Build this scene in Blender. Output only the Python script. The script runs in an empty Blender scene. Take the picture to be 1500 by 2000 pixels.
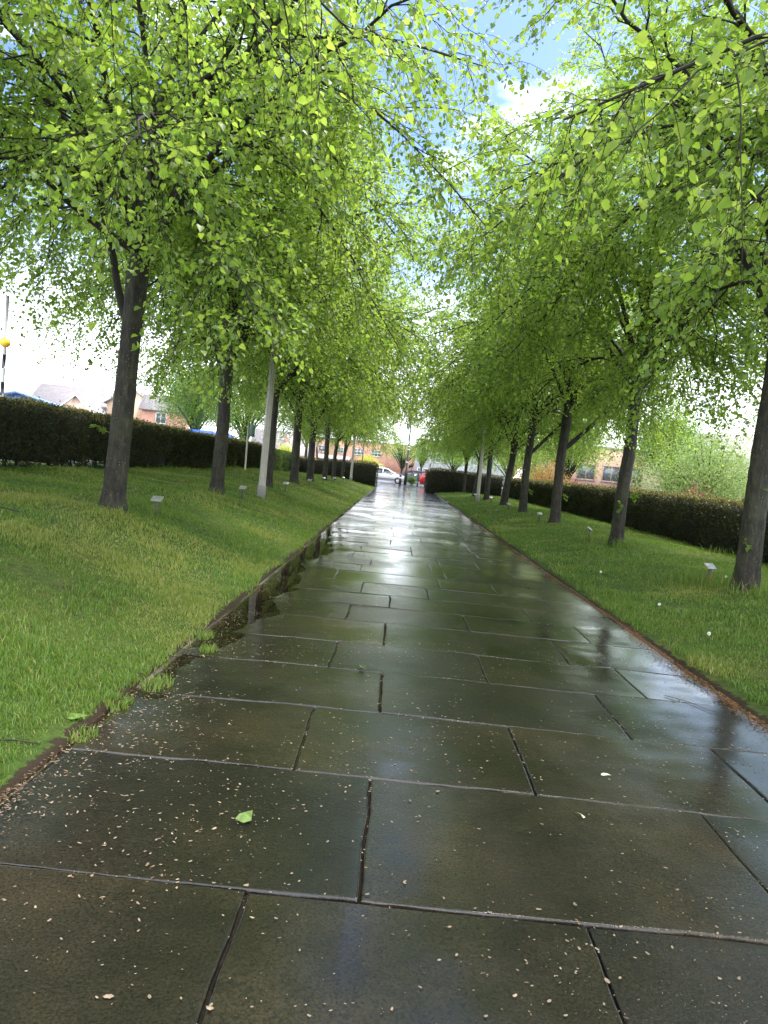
import bpy, math, random
import numpy as np
from mathutils import Vector, Matrix

SC = bpy.context.scene
COL = SC.collection
PI = math.pi
EYE = 1.4

# ------------------------------------------------------------------ helpers
def link(o, parent=None):
    COL.objects.link(o)
    if parent is not None:
        o.parent = parent
    return o

def tag(o, label=None, cat=None, group=None, kind=None):
    if label: o['label'] = label
    if cat: o['category'] = cat
    if group: o['group'] = group
    if kind: o['kind'] = kind
    return o

def empty(name, loc=(0, 0, 0), rz=0.0, label=None, cat=None, group=None):
    o = bpy.data.objects.new(name, None)
    o.empty_display_size = 0.2
    o.location = loc
    o.rotation_euler = (0, 0, rz)
    link(o)
    return tag(o, label, cat, group)

def mesh_np(name, V, faces, mat, parent=None, smooth=False, attr=None):
    """faces: list of (k x n) int arrays, each of one polygon size."""
    V = np.asarray(V, np.float32)
    me = bpy.data.meshes.new(name)
    faces = [np.asarray(f, np.int32) for f in faces if len(f)]
    me.vertices.add(len(V))
    me.vertices.foreach_set('co', V.ravel())
    nl = sum(f.size for f in faces)
    me.loops.add(nl)
    me.loops.foreach_set('vertex_index', np.concatenate([f.ravel() for f in faces]))
    npoly = sum(len(f) for f in faces)
    me.polygons.add(npoly)
    sizes = np.concatenate([np.full(len(f), f.shape[1], np.int32) for f in faces])
    starts = np.concatenate([[0], np.cumsum(sizes)[:-1]]).astype(np.int32)
    me.polygons.foreach_set('loop_start', starts)
    if smooth:
        me.polygons.foreach_set('use_smooth', np.ones(npoly, bool))
    me.update(calc_edges=True)
    me.validate()
    if mat is not None:
        me.materials.append(mat)
    o = bpy.data.objects.new(name, me)
    link(o, parent)
    return o

class MB:
    """gathers pieces of ONE part"""
    def __init__(s): s.V = []; s.F = {}; s.n = 0
    def add(s, V, *faces):
        V = np.asarray(V, float)
        for f in faces:
            f = np.asarray(f, int)
            if len(f): s.F.setdefault(f.shape[1], []).append(f + s.n)
        s.V.append(V); s.n += len(V)
        return s
    def box(s, x0, x1, y0, y1, z0, z1, bev=0.0):
        if bev <= 0:
            V = [(x, y, z) for z in (z0, z1) for y in (y0, y1) for x in (x0, x1)]
            F = [(0, 2, 3, 1), (4, 5, 7, 6), (0, 1, 5, 4), (2, 6, 7, 3), (0, 4, 6, 2), (1, 3, 7, 5)]
            return s.add(V, F)
        b = bev
        ring = lambda i, z: [(x0 + i, y0 + i, z), (x1 - i, y0 + i, z), (x1 - i, y1 - i, z), (x0 + i, y1 - i, z)]
        V = ring(b, z0) + ring(0, z0 + b) + ring(0, z1 - b) + ring(b, z1)
        F = [(3, 2, 1, 0), (12, 13, 14, 15)]
        for k in range(3):
            for i in range(4):
                j = (i + 1) % 4
                F.append((4 * k + i, 4 * k + j, 4 * k + 4 + j, 4 * k + 4 + i))
        return s.add(V, F)
    def tube(s, pts, rad, sides=8, cap=True):
        V, F = tube(pts, rad, sides)
        s.add(V, F)
        if cap:
            n = len(pts)
            s.F.setdefault(sides, []).append(np.array([[s.n - len(V) + i for i in range(sides)][::-1],
                                                       [s.n - sides + i for i in range(sides)]]))
        return s
    def lathe(s, prof, sides=16, c=(0, 0, 0)):
        a = np.arange(sides) * 2 * PI / sides
        V = []
        for r, z in prof:
            V.append(np.stack([c[0] + r * np.cos(a), c[1] + r * np.sin(a), np.full(sides, c[2] + z)], 1))
        V = np.concatenate(V)
        F = []
        for k in range(len(prof) - 1):
            for i in range(sides):
                j = (i + 1) % sides
                F.append((k * sides + i, k * sides + j, (k + 1) * sides + j, (k + 1) * sides + i))
        s.add(V, F)
        b = s.n - len(V)
        s.F.setdefault(sides, []).append(np.array([[b + i for i in range(sides)][::-1],
                                                   [s.n - sides + i for i in range(sides)]]))
        return s
    def prism(s, poly, y0, y1):
        """outline in x,z extruded along y"""
        n = len(poly)
        V = [(x, y0, z) for x, z in poly] + [(x, y1, z) for x, z in poly]
        F = [(i, (i + 1) % n, n + (i + 1) % n, n + i) for i in range(n)]
        s.add(V, F)
        b = s.n - 2 * n
        s.F.setdefault(n, []).append(np.array([[b + i for i in range(n)][::-1], [b + n + i for i in range(n)]]))
        return s
    def build(s, name, mat, parent=None, smooth=False):
        return mesh_np(name, np.concatenate(s.V), [np.concatenate(f) for f in s.F.values()], mat, parent, smooth)

def tube(pts, rad, sides=8):
    pts = np.asarray(pts, float); rad = np.broadcast_to(np.asarray(rad, float), (len(pts),))
    n = len(pts)
    T = np.gradient(pts, axis=0)
    T /= np.linalg.norm(T, axis=1)[:, None] + 1e-9
    m = T.mean(0)
    ref = np.eye(3)[np.argmin(np.abs(m))]
    A = np.cross(T, ref); A /= np.linalg.norm(A, axis=1)[:, None] + 1e-9
    B = np.cross(T, A)
    a = np.arange(sides) * 2 * PI / sides
    V = pts[:, None, :] + rad[:, None, None] * (np.cos(a)[None, :, None] * A[:, None, :] + np.sin(a)[None, :, None] * B[:, None, :])
    i = np.arange(sides); j = (i + 1) % sides
    F = np.concatenate([np.stack([k * sides + i, (k + 1) * sides + i, (k + 1) * sides + j, k * sides + j], 1) for k in range(n - 1)])
    return V.reshape(-1, 3), F

def tubes_many(P, R, sides=3):
    """P: (T, n, 3) paths, R: (T, n) radii"""
    T_, n, _ = P.shape
    D = np.gradient(P, axis=1)
    D /= np.linalg.norm(D, axis=2)[..., None] + 1e-9
    m = np.abs(D.mean(1))
    ref = np.eye(3)[np.argmin(m, axis=1)][:, None, :]
    A = np.cross(D, np.broadcast_to(ref, D.shape)); A /= np.linalg.norm(A, axis=2)[..., None] + 1e-9
    B = np.cross(D, A)
    a = np.arange(sides) * 2 * PI / sides
    V = P[:, :, None, :] + R[:, :, None, None] * (np.cos(a)[None, None, :, None] * A[:, :, None, :] + np.sin(a)[None, None, :, None] * B[:, :, None, :])
    i = np.arange(sides); j = (i + 1) % sides
    one = np.concatenate([np.stack([k * sides + i, (k + 1) * sides + i, (k + 1) * sides + j, k * sides + j], 1) for k in range(n - 1)])
    F = (one[None] + (np.arange(T_) * n * sides)[:, None, None]).reshape(-1, 4)
    return V.reshape(-1, 3), F

_nr = np.random.default_rng(5)
_NZ = [(_nr.normal(size=(8, 2)), _nr.uniform(0, 6.28, 8)) for _ in range(8)]
def nz(x, y, s=1.0, k=0):
    """smooth pseudo noise about -1..1, s = waves per metre"""
    W, ph = _NZ[k]
    out = 0
    for (a, b), p in zip(W, ph):
        out = out + np.sin((a * x + b * y) * s * 3.0 + p)
    return out / 3.0

def sstep(a, b, x):
    t = np.clip((np.asarray(x, float) - a) / (b - a), 0, 1)
    return t * t * (3 - 2 * t)

# ------------------------------------------------------------------ materials
def new_mat(name):
    m = bpy.data.materials.new(name); m.use_nodes = True
    nt = m.node_tree; nt.nodes.clear()
    out = nt.nodes.new('ShaderNodeOutputMaterial')
    return m, nt, out

def N(nt, t, **kw):
    n = nt.nodes.new(t)
    for k, v in kw.items():
        if k.startswith('in_'): n.inputs[k[3:].replace('_', ' ')].default_value = v
        else: setattr(n, k, v)
    return n

def ramp(nt, stops, fac=None, interp='LINEAR'):
    r = nt.nodes.new('ShaderNodeValToRGB')
    r.color_ramp.interpolation = interp
    els = r.color_ramp.elements
    while len(els) < len(stops): els.new(0.5)
    for e, (p, c) in zip(els, stops):
        e.position = p
        e.color = (c, c, c, 1) if not hasattr(c, '__len__') else (*c, 1)
    if fac is not None: nt.links.new(fac, r.inputs[0])
    return r

def noise(nt, scale, detail=4, rough=0.55, vec=None, dim='3D'):
    n = nt.nodes.new('ShaderNodeTexNoise')
    n.inputs['Scale'].default_value = scale; n.inputs['Detail'].default_value = detail
    n.inputs['Roughness'].default_value = rough
    if vec is not None: nt.links.new(vec, n.inputs['Vector'])
    return n

def math_n(nt, op, a, b=None, clamp=False):
    n = nt.nodes.new('ShaderNodeMath'); n.operation = op; n.use_clamp = clamp
    for k, v in enumerate((a, b)):
        if v is None: continue
        if isinstance(v, (int, float)): n.inputs[k].default_value = v
        else: nt.links.new(v, n.inputs[k])
    return n.outputs[0]

def mixc(nt, fac, a, b, mode='MIX'):
    n = nt.nodes.new('ShaderNodeMix'); n.data_type = 'RGBA'; n.blend_type = mode
    if isinstance(fac, (int, float)): n.inputs[0].default_value = fac
    else: nt.links.new(fac, n.inputs[0])
    for idx, v in ((6, a), (7, b)):
        if hasattr(v, '__len__'): n.inputs[idx].default_value = (*v, 1)
        else: nt.links.new(v, n.inputs[idx])
    return n.outputs[2]

def simple(name, col, rough=0.6, var=0.25, scale=6.0, bump=0.0, metal=0.0, spec=0.5, coat=0.0):
    m, nt, out = new_mat(name)
    tc = N(nt, 'ShaderNodeTexCoord')
    n = noise(nt, scale, 5, 0.6, tc.outputs['Object'])
    c0 = tuple(max(0, c * (1 - var)) for c in col); c1 = tuple(min(1, c * (1 + var)) for c in col)
    r = ramp(nt, [(0.3, c0), (0.7, c1)], n.outputs[0])
    p = N(nt, 'ShaderNodeBsdfPrincipled')
    nt.links.new(r.outputs[0], p.inputs['Base Color'])
    p.inputs['Roughness'].default_value = rough
    p.inputs['Metallic'].default_value = metal
    p.inputs['Specular IOR Level'].default_value = spec
    p.inputs['Coat Weight'].default_value = coat
    p.inputs['Coat Roughness'].default_value = 0.05
    if bump > 0:
        b = N(nt, 'ShaderNodeBump'); b.inputs['Strength'].default_value = bump; b.inputs['Distance'].default_value = 0.02
        n2 = noise(nt, scale * 6, 6, 0.6, tc.outputs['Object'])
        nt.links.new(n2.outputs[0], b.inputs['Height']); nt.links.new(b.outputs[0], p.inputs['Normal'])
    nt.links.new(p.outputs[0], out.inputs[0])
    return m

def leaf_mat(name, stops, trans_stops, tf=0.5, rough=0.42, spec=0.4):
    """thin leaves: reflection + light coming through; hue varies from leaf to leaf"""
    m, nt, out = new_mat(name)
    g = N(nt, 'ShaderNodeNewGeometry')
    r1 = ramp(nt, stops, g.outputs['Random Per Island'])
    r2 = ramp(nt, trans_stops, g.outputs['Random Per Island'])
    p = N(nt, 'ShaderNodeBsdfPrincipled')
    nt.links.new(r1.outputs[0], p.inputs['Base Color'])
    p.inputs['Roughness'].default_value = rough
    p.inputs['Specular IOR Level'].default_value = spec
    t = N(nt, 'ShaderNodeBsdfTranslucent')
    nt.links.new(r2.outputs[0], t.inputs['Color'])
    mx = N(nt, 'ShaderNodeMixShader'); mx.inputs[0].default_value = tf
    nt.links.new(p.outputs[0], mx.inputs[1]); nt.links.new(t.outputs[0], mx.inputs[2])
    nt.links.new(mx.outputs[0], out.inputs[0])
    return m

M = {}
M['leaf'] = leaf_mat('lime_leaf', [(0, (.075, .138, .030)), (.5, (.12, .192, .042)), (1, (.18, .25, .058))],
                     [(0, (.26, .43, .05)), (.5, (.37, .55, .065)), (1, (.52, .67, .10))], 0.57, 0.40, 0.45)
M['bgleaf'] = leaf_mat('background_leaf', [(0, (.05, .11, .02)), (1, (.13, .22, .045))],
                       [(0, (.18, .36, .05)), (1, (.38, .55, .09))], 0.48, 0.5, 0.3)
M['willowleaf'] = leaf_mat('willow_leaf', [(0, (.13, .20, .055)), (1, (.24, .32, .10))],
                           [(0, (.30, .44, .12)), (1, (.45, .58, .2))], 0.45, 0.5, 0.3)
M['darkleaf'] = leaf_mat('birch_leaf', [(0, (.03, .07, .02)), (1, (.08, .14, .035))],
                         [(0, (.09, .2, .04)), (1, (.18, .33, .06))], 0.4, 0.5, 0.3)
M['orangeleaf'] = leaf_mat('orange_leaf', [(0, (.30, .20, .05)), (.6, (.40, .20, .08)), (1, (.25, .28, .06))],
                           [(0, (.5, .36, .1)), (1, (.55, .3, .12))], 0.4, 0.5, 0.3)
M['yellowleaf'] = leaf_mat('yellow_leaf', [(0, (.30, .33, .04)), (1, (.5, .5, .06))],
                           [(0, (.5, .55, .06)), (1, (.7, .7, .1))], 0.45, 0.5, 0.3)
M['redleaf'] = leaf_mat('red_leaf', [(0, (.26, .04, .06)), (.7, (.38, .08, .10)), (1, (.12, .16, .05))],
                        [(0, (.4, .06, .08)), (1, (.5, .15, .15))], 0.4, 0.5, 0.3)
M['hedgeleaf'] = leaf_mat('hedge_leaf', [(0, (.014, .024, .010)), (.6, (.027, .042, .015)), (.88, (.046, .054, .021)), (1, (.07, .058, .028))],
                          [(0, (.04, .06, .015)), (1, (.13, .12, .03))], 0.25, 0.55, 0.25)
M['hedgetop'] = leaf_mat('hedge_sunlit_growth', [(0, (.11, .12, .03)), (.6, (.22, .20, .055)), (1, (.30, .20, .07))],
                        [(0, (.16, .16, .04)), (1, (.30, .24, .08))], 0.3, 0.55, 0.25)  # fresh shoots, with sunlight on the hedge top painted into their colour
M['hedgegreen'] = leaf_mat('hedge_leaf_green', [(0, (.035, .07, .015)), (1, (.10, .17, .03))],
                           [(0, (.08, .16, .02)), (1, (.22, .34, .04))], 0.35, 0.5, 0.3)
M['grass'] = leaf_mat('grass_blade', [(0, (.055, .12, .016)), (.55, (.095, .175, .024)), (.88, (.15, .215, .036)), (1, (.30, .28, .10))],
                      [(0, (.15, .29, .03)), (.85, (.27, .42, .05)), (1, (.38, .35, .12))], 0.35, 0.45, 0.35)
M['grassdry'] = leaf_mat('grass_blade_pale', [(0, (.12, .18, .028)), (.6, (.20, .245, .048)), (1, (.36, .32, .12))],
                         [(0, (.22, .36, .04)), (1, (.40, .40, .1))], 0.35, 0.5, 0.3)
M['petal'] = simple('bud_scale', (.25, .185, .13), 0.5, 0.6, 45.0)
M['litter'] = simple('rust_litter', (.22, .10, .035), 0.7, 0.6, 60.0)
M['fleck'] = simple('brown_fleck', (.12, .075, .045), 0.6, 0.6, 60.0)
M['twig'] = simple('twig_bark', (.035, .027, .02), 0.8, 0.4, 40.0)
M['core'] = simple('hedge_stems', (.018, .016, .010), 0.95, 0.4, 8.0, 0.4)

def bark_mat():
    m, nt, out = new_mat('lime_bark')
    tc = N(nt, 'ShaderNodeTexCoord')
    mp = N(nt, 'ShaderNodeMapping'); mp.inputs['Scale'].default_value = (1, 1, 0.20)
    nt.links.new(tc.outputs['Object'], mp.inputs['Vector'])
    n1 = noise(nt, 26, 8, 0.7, mp.outputs[0])
    n2 = noise(nt, 5, 5, 0.6, tc.outputs['Object'])
    c = ramp(nt, [(.38, (.004, .0032, .002)), (.53, (.019, .016, .009)), (.70, (.070, .060, .036))], n1.outputs[0])
    # patches of green algae and pale lichen spots
    g = ramp(nt, [(.45, 0.0), (.7, 0.55)], n2.outputs[0])
    c2 = mixc(nt, g.outputs[0], c.outputs[0], (.055, .06, .028))
    v = N(nt, 'ShaderNodeTexVoronoi'); v.inputs['Scale'].default_value = 34
    nt.links.new(tc.outputs['Object'], v.inputs['Vector'])
    n3 = noise(nt, 9, 3, 0.5, tc.outputs['Object'])
    lm = math_n(nt, 'MULTIPLY', ramp(nt, [(.12, 1.0), (.22, 0.0)], v.outputs['Distance']).outputs[0],
                ramp(nt, [(.5, 0.0), (.6, .8)], n3.outputs[0]).outputs[0])
    c3 = mixc(nt, lm, c2, (.24, .25, .19))
    p = N(nt, 'ShaderNodeBsdfPrincipled'); p.inputs['Roughness'].default_value = 0.75
    nt.links.new(c3, p.inputs['Base Color'])
    b = N(nt, 'ShaderNodeBump'); b.inputs['Strength'].default_value = 1.0; b.inputs['Distance'].default_value = 0.03
    nt.links.new(n1.outputs[0], b.inputs['Height']); nt.links.new(b.outputs[0], p.inputs['Normal'])
    nt.links.new(p.outputs[0], out.inputs[0])
    return m
M['bark'] = bark_mat()
M['limb'] = simple('limb_bark', (.016, .013, .008), 0.8, 0.45, 18.0, 0.4)

def stone_mat():
    """wet york stone: dark, a film of water that lies thicker in some places"""
    m, nt, out = new_mat('wet_paving')
    tc = N(nt, 'ShaderNodeTexCoord'); P = tc.outputs['Object']
    g = N(nt, 'ShaderNodeNewGeometry')
    big = noise(nt, 1.1, 4, 0.55, P)
    mid = noise(nt, 7, 6, 0.65, P)
    fin = noise(nt, 120, 3, 0.6, P)
    tone = ramp(nt, [(0, (.009, .0078, .006)), (.5, (.0125, .0105, .0075)), (1, (.018, .0145, .0095))], g.outputs['Random Per Island'])
    stain = ramp(nt, [(.34, (.42, .42, .40)), (.5, (1, 1, 1)), (.66, (1.6, 1.48, 1.28))], big.outputs[0])
    c = mixc(nt, 1.0, tone.outputs[0], stain.outputs[0], 'MULTIPLY')
    grain = ramp(nt, [(.3, (.72, .72, .72)), (.7, (1.25, 1.22, 1.15))], mid.outputs[0])
    c = mixc(nt, 1.0, c, grain.outputs[0], 'MULTIPLY')
    spk = ramp(nt, [(.36, (.30, .30, .30)), (.66, (2.3, 2.1, 1.7))], fin.outputs[0])
    c = mixc(nt, 0.8, c, spk.outputs[0], 'MULTIPLY')
    p = N(nt, 'ShaderNodeBsdfPrincipled')
    nt.links.new(c, p.inputs['Base Color'])
    film = noise(nt, 0.8, 5, 0.6, P); film.inputs['Distortion'].default_value = 0.4
    f2 = math_n(nt, 'ADD', film.outputs[0], math_n(nt, 'MULTIPLY', math_n(nt, 'SUBTRACT', g.outputs['Random Per Island'], .5), .12))
    sp3 = N(nt, 'ShaderNodeSeparateXYZ'); nt.links.new(P, sp3.inputs[0])
    def band(v, a, b, c_, d_):
        r1 = N(nt, 'ShaderNodeMapRange'); r1.interpolation_type = 'SMOOTHSTEP'; nt.links.new(v, r1.inputs[0]); r1.inputs[1].default_value = a; r1.inputs[2].default_value = b
        r2 = N(nt, 'ShaderNodeMapRange'); r2.interpolation_type = 'SMOOTHSTEP'; nt.links.new(v, r2.inputs[0]); r2.inputs[1].default_value = c_; r2.inputs[2].default_value = d_
        return math_n(nt, 'SUBTRACT', r1.outputs[0], r2.outputs[0])
    X_, Y_ = sp3.outputs[0], sp3.outputs[1]
    pool = math_n(nt, 'MULTIPLY', math_n(nt, 'MULTIPLY', band(X_, -.06, .05, .16, .52), band(Y_, 1.2, 1.6, 2.9, 3.5)), 1.8)
    pool2 = math_n(nt, 'MULTIPLY', band(X_, 1.25, 1.9, 2.5, 2.6), band(Y_, 2.6, 3.4, 6.6, 8.0))
    pool3 = math_n(nt, 'MULTIPLY', band(X_, -2, -1.5, -1.0, -.4), band(Y_, 1.5, 2.4, 13, 17))
    pools = math_n(nt, 'MAXIMUM', math_n(nt, 'MAXIMUM', pool, pool2), pool3)
    f2 = math_n(nt, 'ADD', f2, math_n(nt, 'MULTIPLY', pools, .22))
    wet = ramp(nt, [(.36, 0.0), (.64, 1.0)], f2)          # 1 = thick film
    p.inputs['Roughness'].default_value = .42
    p.inputs['IOR'].default_value = 1.4; p.inputs['Specular IOR Level'].default_value = 0.15
    p.inputs['Coat IOR'].default_value = 1.5
    nt.links.new(ramp(nt, [(0, .70), (1, 1.0)], wet.outputs[0]).outputs[0], p.inputs['Coat Weight'])
    nt.links.new(ramp(nt, [(0, .13), (1, .045)], wet.outputs[0]).outputs[0], p.inputs['Coat Roughness'])
    # surface grain, flattened where water lies
    h1 = noise(nt, 70, 4, 0.65, P)
    h2 = noise(nt, 11, 4, 0.6, P)
    h3 = noise(nt, 230, 2, 0.6, P)
    hh = math_n(nt, 'ADD', math_n(nt, 'MULTIPLY', h1.outputs[0], 0.55), math_n(nt, 'MULTIPLY', h2.outputs[0], 0.8))
    hh = math_n(nt, 'ADD', hh, math_n(nt, 'MULTIPLY', h3.outputs[0], .45))
    b = N(nt, 'ShaderNodeBump'); b.inputs['Distance'].default_value = 0.006; b.inputs['Strength'].default_value = .55
    nt.links.new(hh, b.inputs['Height']); nt.links.new(b.outputs[0], p.inputs['Normal'])
    b2 = N(nt, 'ShaderNodeBump'); b2.inputs['Distance'].default_value = 0.005
    nt.links.new(ramp(nt, [(0, .46), (1, .09)], wet.outputs[0]).outputs[0], b2.inputs['Strength'])
    nt.links.new(hh, b2.inputs['Height']); nt.links.new(b2.outputs[0], p.inputs['Coat Normal'])
    nt.links.new(p.outputs[0], out.inputs[0])
    return m
M['stone'] = stone_mat()

def water_mat():
    """a thin clear sheet: mirror at the glancing angle, wet stone seen through it"""
    m, nt, out = new_mat('puddle_water')
    tc = N(nt, 'ShaderNodeTexCoord')
    n = noise(nt, 5, 3, 0.5, tc.outputs['Object'])
    b = N(nt, 'ShaderNodeBump'); b.inputs['Strength'].default_value = 0.05; b.inputs['Distance'].default_value = 0.01
    nt.links.new(n.outputs[0], b.inputs['Height'])
    fr = N(nt, 'ShaderNodeFresnel'); fr.inputs['IOR'].default_value = 1.36
    tr = N(nt, 'ShaderNodeBsdfTransparent'); tr.inputs['Color'].default_value = (.90, .86, .78, 1)
    gl = N(nt, 'ShaderNodeBsdfGlossy'); gl.inputs['Roughness'].default_value = 0.02
    nt.links.new(b.outputs[0], gl.inputs['Normal']); nt.links.new(b.outputs[0], fr.inputs['Normal'])
    mx = N(nt, 'ShaderNodeMixShader')
    nt.links.new(fr.outputs[0], mx.inputs[0]); nt.links.new(tr.outputs[0], mx.inputs[1]); nt.links.new(gl.outputs[0], mx.inputs[2])
    nt.links.new(mx.outputs[0], out.inputs[0])
    return m
M['water'] = water_mat()

def soil_mat():
    m, nt, out = new_mat('lawn_soil')
    tc = N(nt, 'ShaderNodeTexCoord'); P = tc.outputs['Object']
    n1 = noise(nt, 0.55, 4, 0.6, P); n2 = noise(nt, 14, 6, 0.7, P); n3 = noise(nt, 2.6, 4, 0.6, P)
    c = ramp(nt, [(.36, (.040, .085, .012)), (.50, (.062, .105, .017)), (.66, (.105, .130, .028))], n1.outputs[0])
    d = ramp(nt, [(.28, (.25, .25, .24)), (.5, (.75, .75, .75)), (.72, (1.2, 1.15, 1.0))], n2.outputs[0])
    c2 = mixc(nt, 0.9, c.outputs[0], d.outputs[0], 'MULTIPLY')
    bare = ramp(nt, [(.64, 0.0), (.72, 0.75)], n3.outputs[0])
    c3 = mixc(nt, bare.outputs[0], c2, (.045, .042, .018))
    # bare earth beside the edging stones
    sxx = N(nt, 'ShaderNodeSeparateXYZ'); nt.links.new(P, sxx.inputs[0])
    off = math_n(nt, 'ABSOLUTE', math_n(nt, 'SUBTRACT', sxx.outputs[0], .545))
    off = math_n(nt, 'ADD', off, math_n(nt, 'MULTIPLY', math_n(nt, 'SUBTRACT', n2.outputs[0], .5), .22))
    c3 = mixc(nt, math_n(nt, 'GREATER_THAN', 1.985, off), c3, (.032, .022, .012))
    p = N(nt, 'ShaderNodeBsdfPrincipled'); p.inputs['Roughness'].default_value = 0.85
    p.inputs['Specular IOR Level'].default_value = 0.2
    nt.links.new(c3 if not hasattr(c3, 'outputs') else c3.outputs[0], p.inputs['Base Color'])
    b = N(nt, 'ShaderNodeBump'); b.inputs['Strength'].default_value = 0.9; b.inputs['Distance'].default_value = 0.05
    nt.links.new(n2.outputs[0], b.inputs['Height']); nt.links.new(b.outputs[0], p.inputs['Normal'])
    nt.links.new(p.outputs[0], out.inputs[0])
    return m
M['soil'] = soil_mat()
M['bed'] = simple('joint_grit', (.028, .022, .013), 0.9, 0.6, 40.0, 0.8, spec=.2)
M['kerb'] = simple('kerb_stone', (.062, .056, .048), 0.28, 0.35, 9.0, 0.5)
M['asphalt'] = simple('asphalt', (.06, .06, .062), 0.35, 0.2, 4.0, 0.2)
M['paving_far'] = simple('far_pavement', (.10, .095, .09), 0.3, 0.2, 2.0, 0.1)
M['earth'] = simple('earth', (.09, .10, .06), 0.9, 0.3, 0.3)

def brick_mat(name, c1, c2, mortar, scale=1.0, rough=0.8):
    m, nt, out = new_mat(name)
    tc = N(nt, 'ShaderNodeTexCoord')
    # bricks run along the wall: x+y against z
    sx = N(nt, 'ShaderNodeSeparateXYZ'); nt.links.new(tc.outputs['Object'], sx.inputs[0])
    cx = N(nt, 'ShaderNodeCombineXYZ')
    nt.links.new(math_n(nt, 'ADD', sx.outputs[0], sx.outputs[1]), cx.inputs[0]); nt.links.new(sx.outputs[2], cx.inputs[1])
    b = N(nt, 'ShaderNodeTexBrick'); nt.links.new(cx.outputs[0], b.inputs['Vector'])
    b.inputs['Scale'].default_value = 1.0 * scale
    b.inputs['Brick Width'].default_value = 0.225; b.inputs['Row Height'].default_value = 0.075
    b.inputs['Mortar Size'].default_value = 0.008
    b.inputs['Color1'].default_value = (*c1, 1); b.inputs['Color2'].default_value = (*c2, 1); b.inputs['Mortar'].default_value = (*mortar, 1)
    n = noise(nt, 0.7, 4, 0.6, tc.outputs['Object'])
    r = ramp(nt, [(.3, (.8, .8, .8)), (.7, (1.15, 1.12, 1.1))], n.outputs[0])
    c = mixc(nt, 1.0, b.outputs[0], r.outputs[0], 'MULTIPLY')
    p = N(nt, 'ShaderNodeBsdfPrincipled'); p.inputs['Roughness'].default_value = rough
    nt.links.new(c, p.inputs['Base Color']); nt.links.new(p.outputs[0], out.inputs[0])
    return m
M['redbrick'] = brick_mat('red_brick', (.42, .18, .12), (.50, .24, .16), (.45, .36, .30))
M['tanbrick'] = brick_mat('tan_brick', (.46, .33, .22), (.54, .40, .28), (.5, .42, .34))
M['pinkbrick'] = brick_mat('pink_brick', (.44, .25, .19), (.52, .31, .24), (.48, .38, .32))
M['slate'] = simple('grey_roof_tile', (.22, .20, .20), 0.6, 0.2, 3.0)
M['beige'] = simple('beige_render', (.56, .42, .33), 0.8, 0.08, 2.0)
M['white'] = simple('white_paint', (.78, .78, .76), 0.4, 0.06, 4.0)
M['palegrey'] = simple('pale_cladding', (.36, .37, .40), 0.5, 0.08, 0.6)
M['glass'] = simple('window_glass', (.10, .12, .14), 0.08, 0.2, 2.0, spec=0.8)
M['carglass'] = simple('car_glass', (.045, .055, .06), 0.06, 0.1, 2.0, spec=0.8)
M['bluesheet'] = simple('blue_roof_sheet', (.17, .29, .52), 0.35, 0.12, 1.2)
M['bluepaint'] = simple('blue_car_paint', (.02, .10, .55), 0.25, 0.05, 2.0, coat=0.6)
M['silver'] = simple('silver_car_paint', (.45, .46, .48), 0.25, 0.04, 2.0, coat=0.6)
M['redpaint'] = simple('red_car_paint', (.36, .015, .022), 0.25, 0.06, 2.0, coat=0.6)
M['tyre'] = simple('tyre_rubber', (.02, .02, .02), 0.8, 0.2, 10.0)
M['rim'] = simple('wheel_rim', (.5, .5, .5), 0.35, 0.1, 5.0, metal=0.7)
M['galv'] = simple('galvanised_pole', (.42, .40, .35), 0.45, 0.12, 9.0, 0.1)
M['galvdark'] = simple('grey_base_sleeve', (.27, .27, .26), 0.55, 0.15, 9.0, 0.1)
M['black'] = simple('black_paint', (.014, .014, .016), 0.35, 0.2, 6.0)
M['bandwhite'] = simple('white_band', (.72, .72, .72), 0.4, 0.1, 6.0)
M['amber'] = simple('amber_globe', (.80, .52, .05), 0.25, 0.08, 4.0)
M['post'] = simple('plaque_post', (.085, .075, .05), 0.6, 0.3, 20.0)
M['plate'] = simple('steel_plaque', (.30, .31, .28), 0.38, 0.2, 14.0, metal=0.5)
M['greensign'] = simple('green_sign', (.14, .26, .20), 0.5, 0.12, 6.0)
M['lampglass'] = simple('lamp_lens', (.6, .62, .62), 0.2, 0.05, 6.0)
M['fluff'] = simple('seed_head', (.80, .80, .76), 0.9, 0.08, 40.0)
M['stem'] = simple('green_stem', (.10, .17, .04), 0.6, 0.2, 20.0)
M['greenleaf'] = simple('fallen_leaf_green', (.09, .15, .03), 0.5, 0.5, 40.0, spec=.3)
M['paleleaf'] = simple('fallen_leaf_pale', (.55, .50, .34), 0.45, 0.2, 60.0)
M['red_light'] = simple('tail_light', (.45, .01, .01), 0.2, 0.1, 6.0)
M['headlamp'] = simple('headlight_glass', (.75, .78, .8), 0.08, 0.05, 6.0)

# ------------------------------------------------------------------ ground forms
PL, PR = -1.37, 2.46            # paved width
TREE_Y = [3.6, 9.0, 14.2, 19.7, 24.8, 29.3, 35.0, 40.0, 46.4]
TLX, TRX = -3.55, 4.40

def path_z(x, y):
    x = np.asarray(x, float); y = np.asarray(y, float)
    fall = -0.017 * sstep(-0.62, -1.34, x) * sstep(2.6, 4.2, y) * (1 - sstep(13, 17, y))
    fall2 = -0.008 * sstep(1.7, 2.4, x)
    return fall + fall2 + 0.0030 * nz(x, y, 0.55, 1) + 0.0015 * nz(x, y, 1.9, 2) + .0008 * nz(x, y, 5.0, 4)

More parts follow.
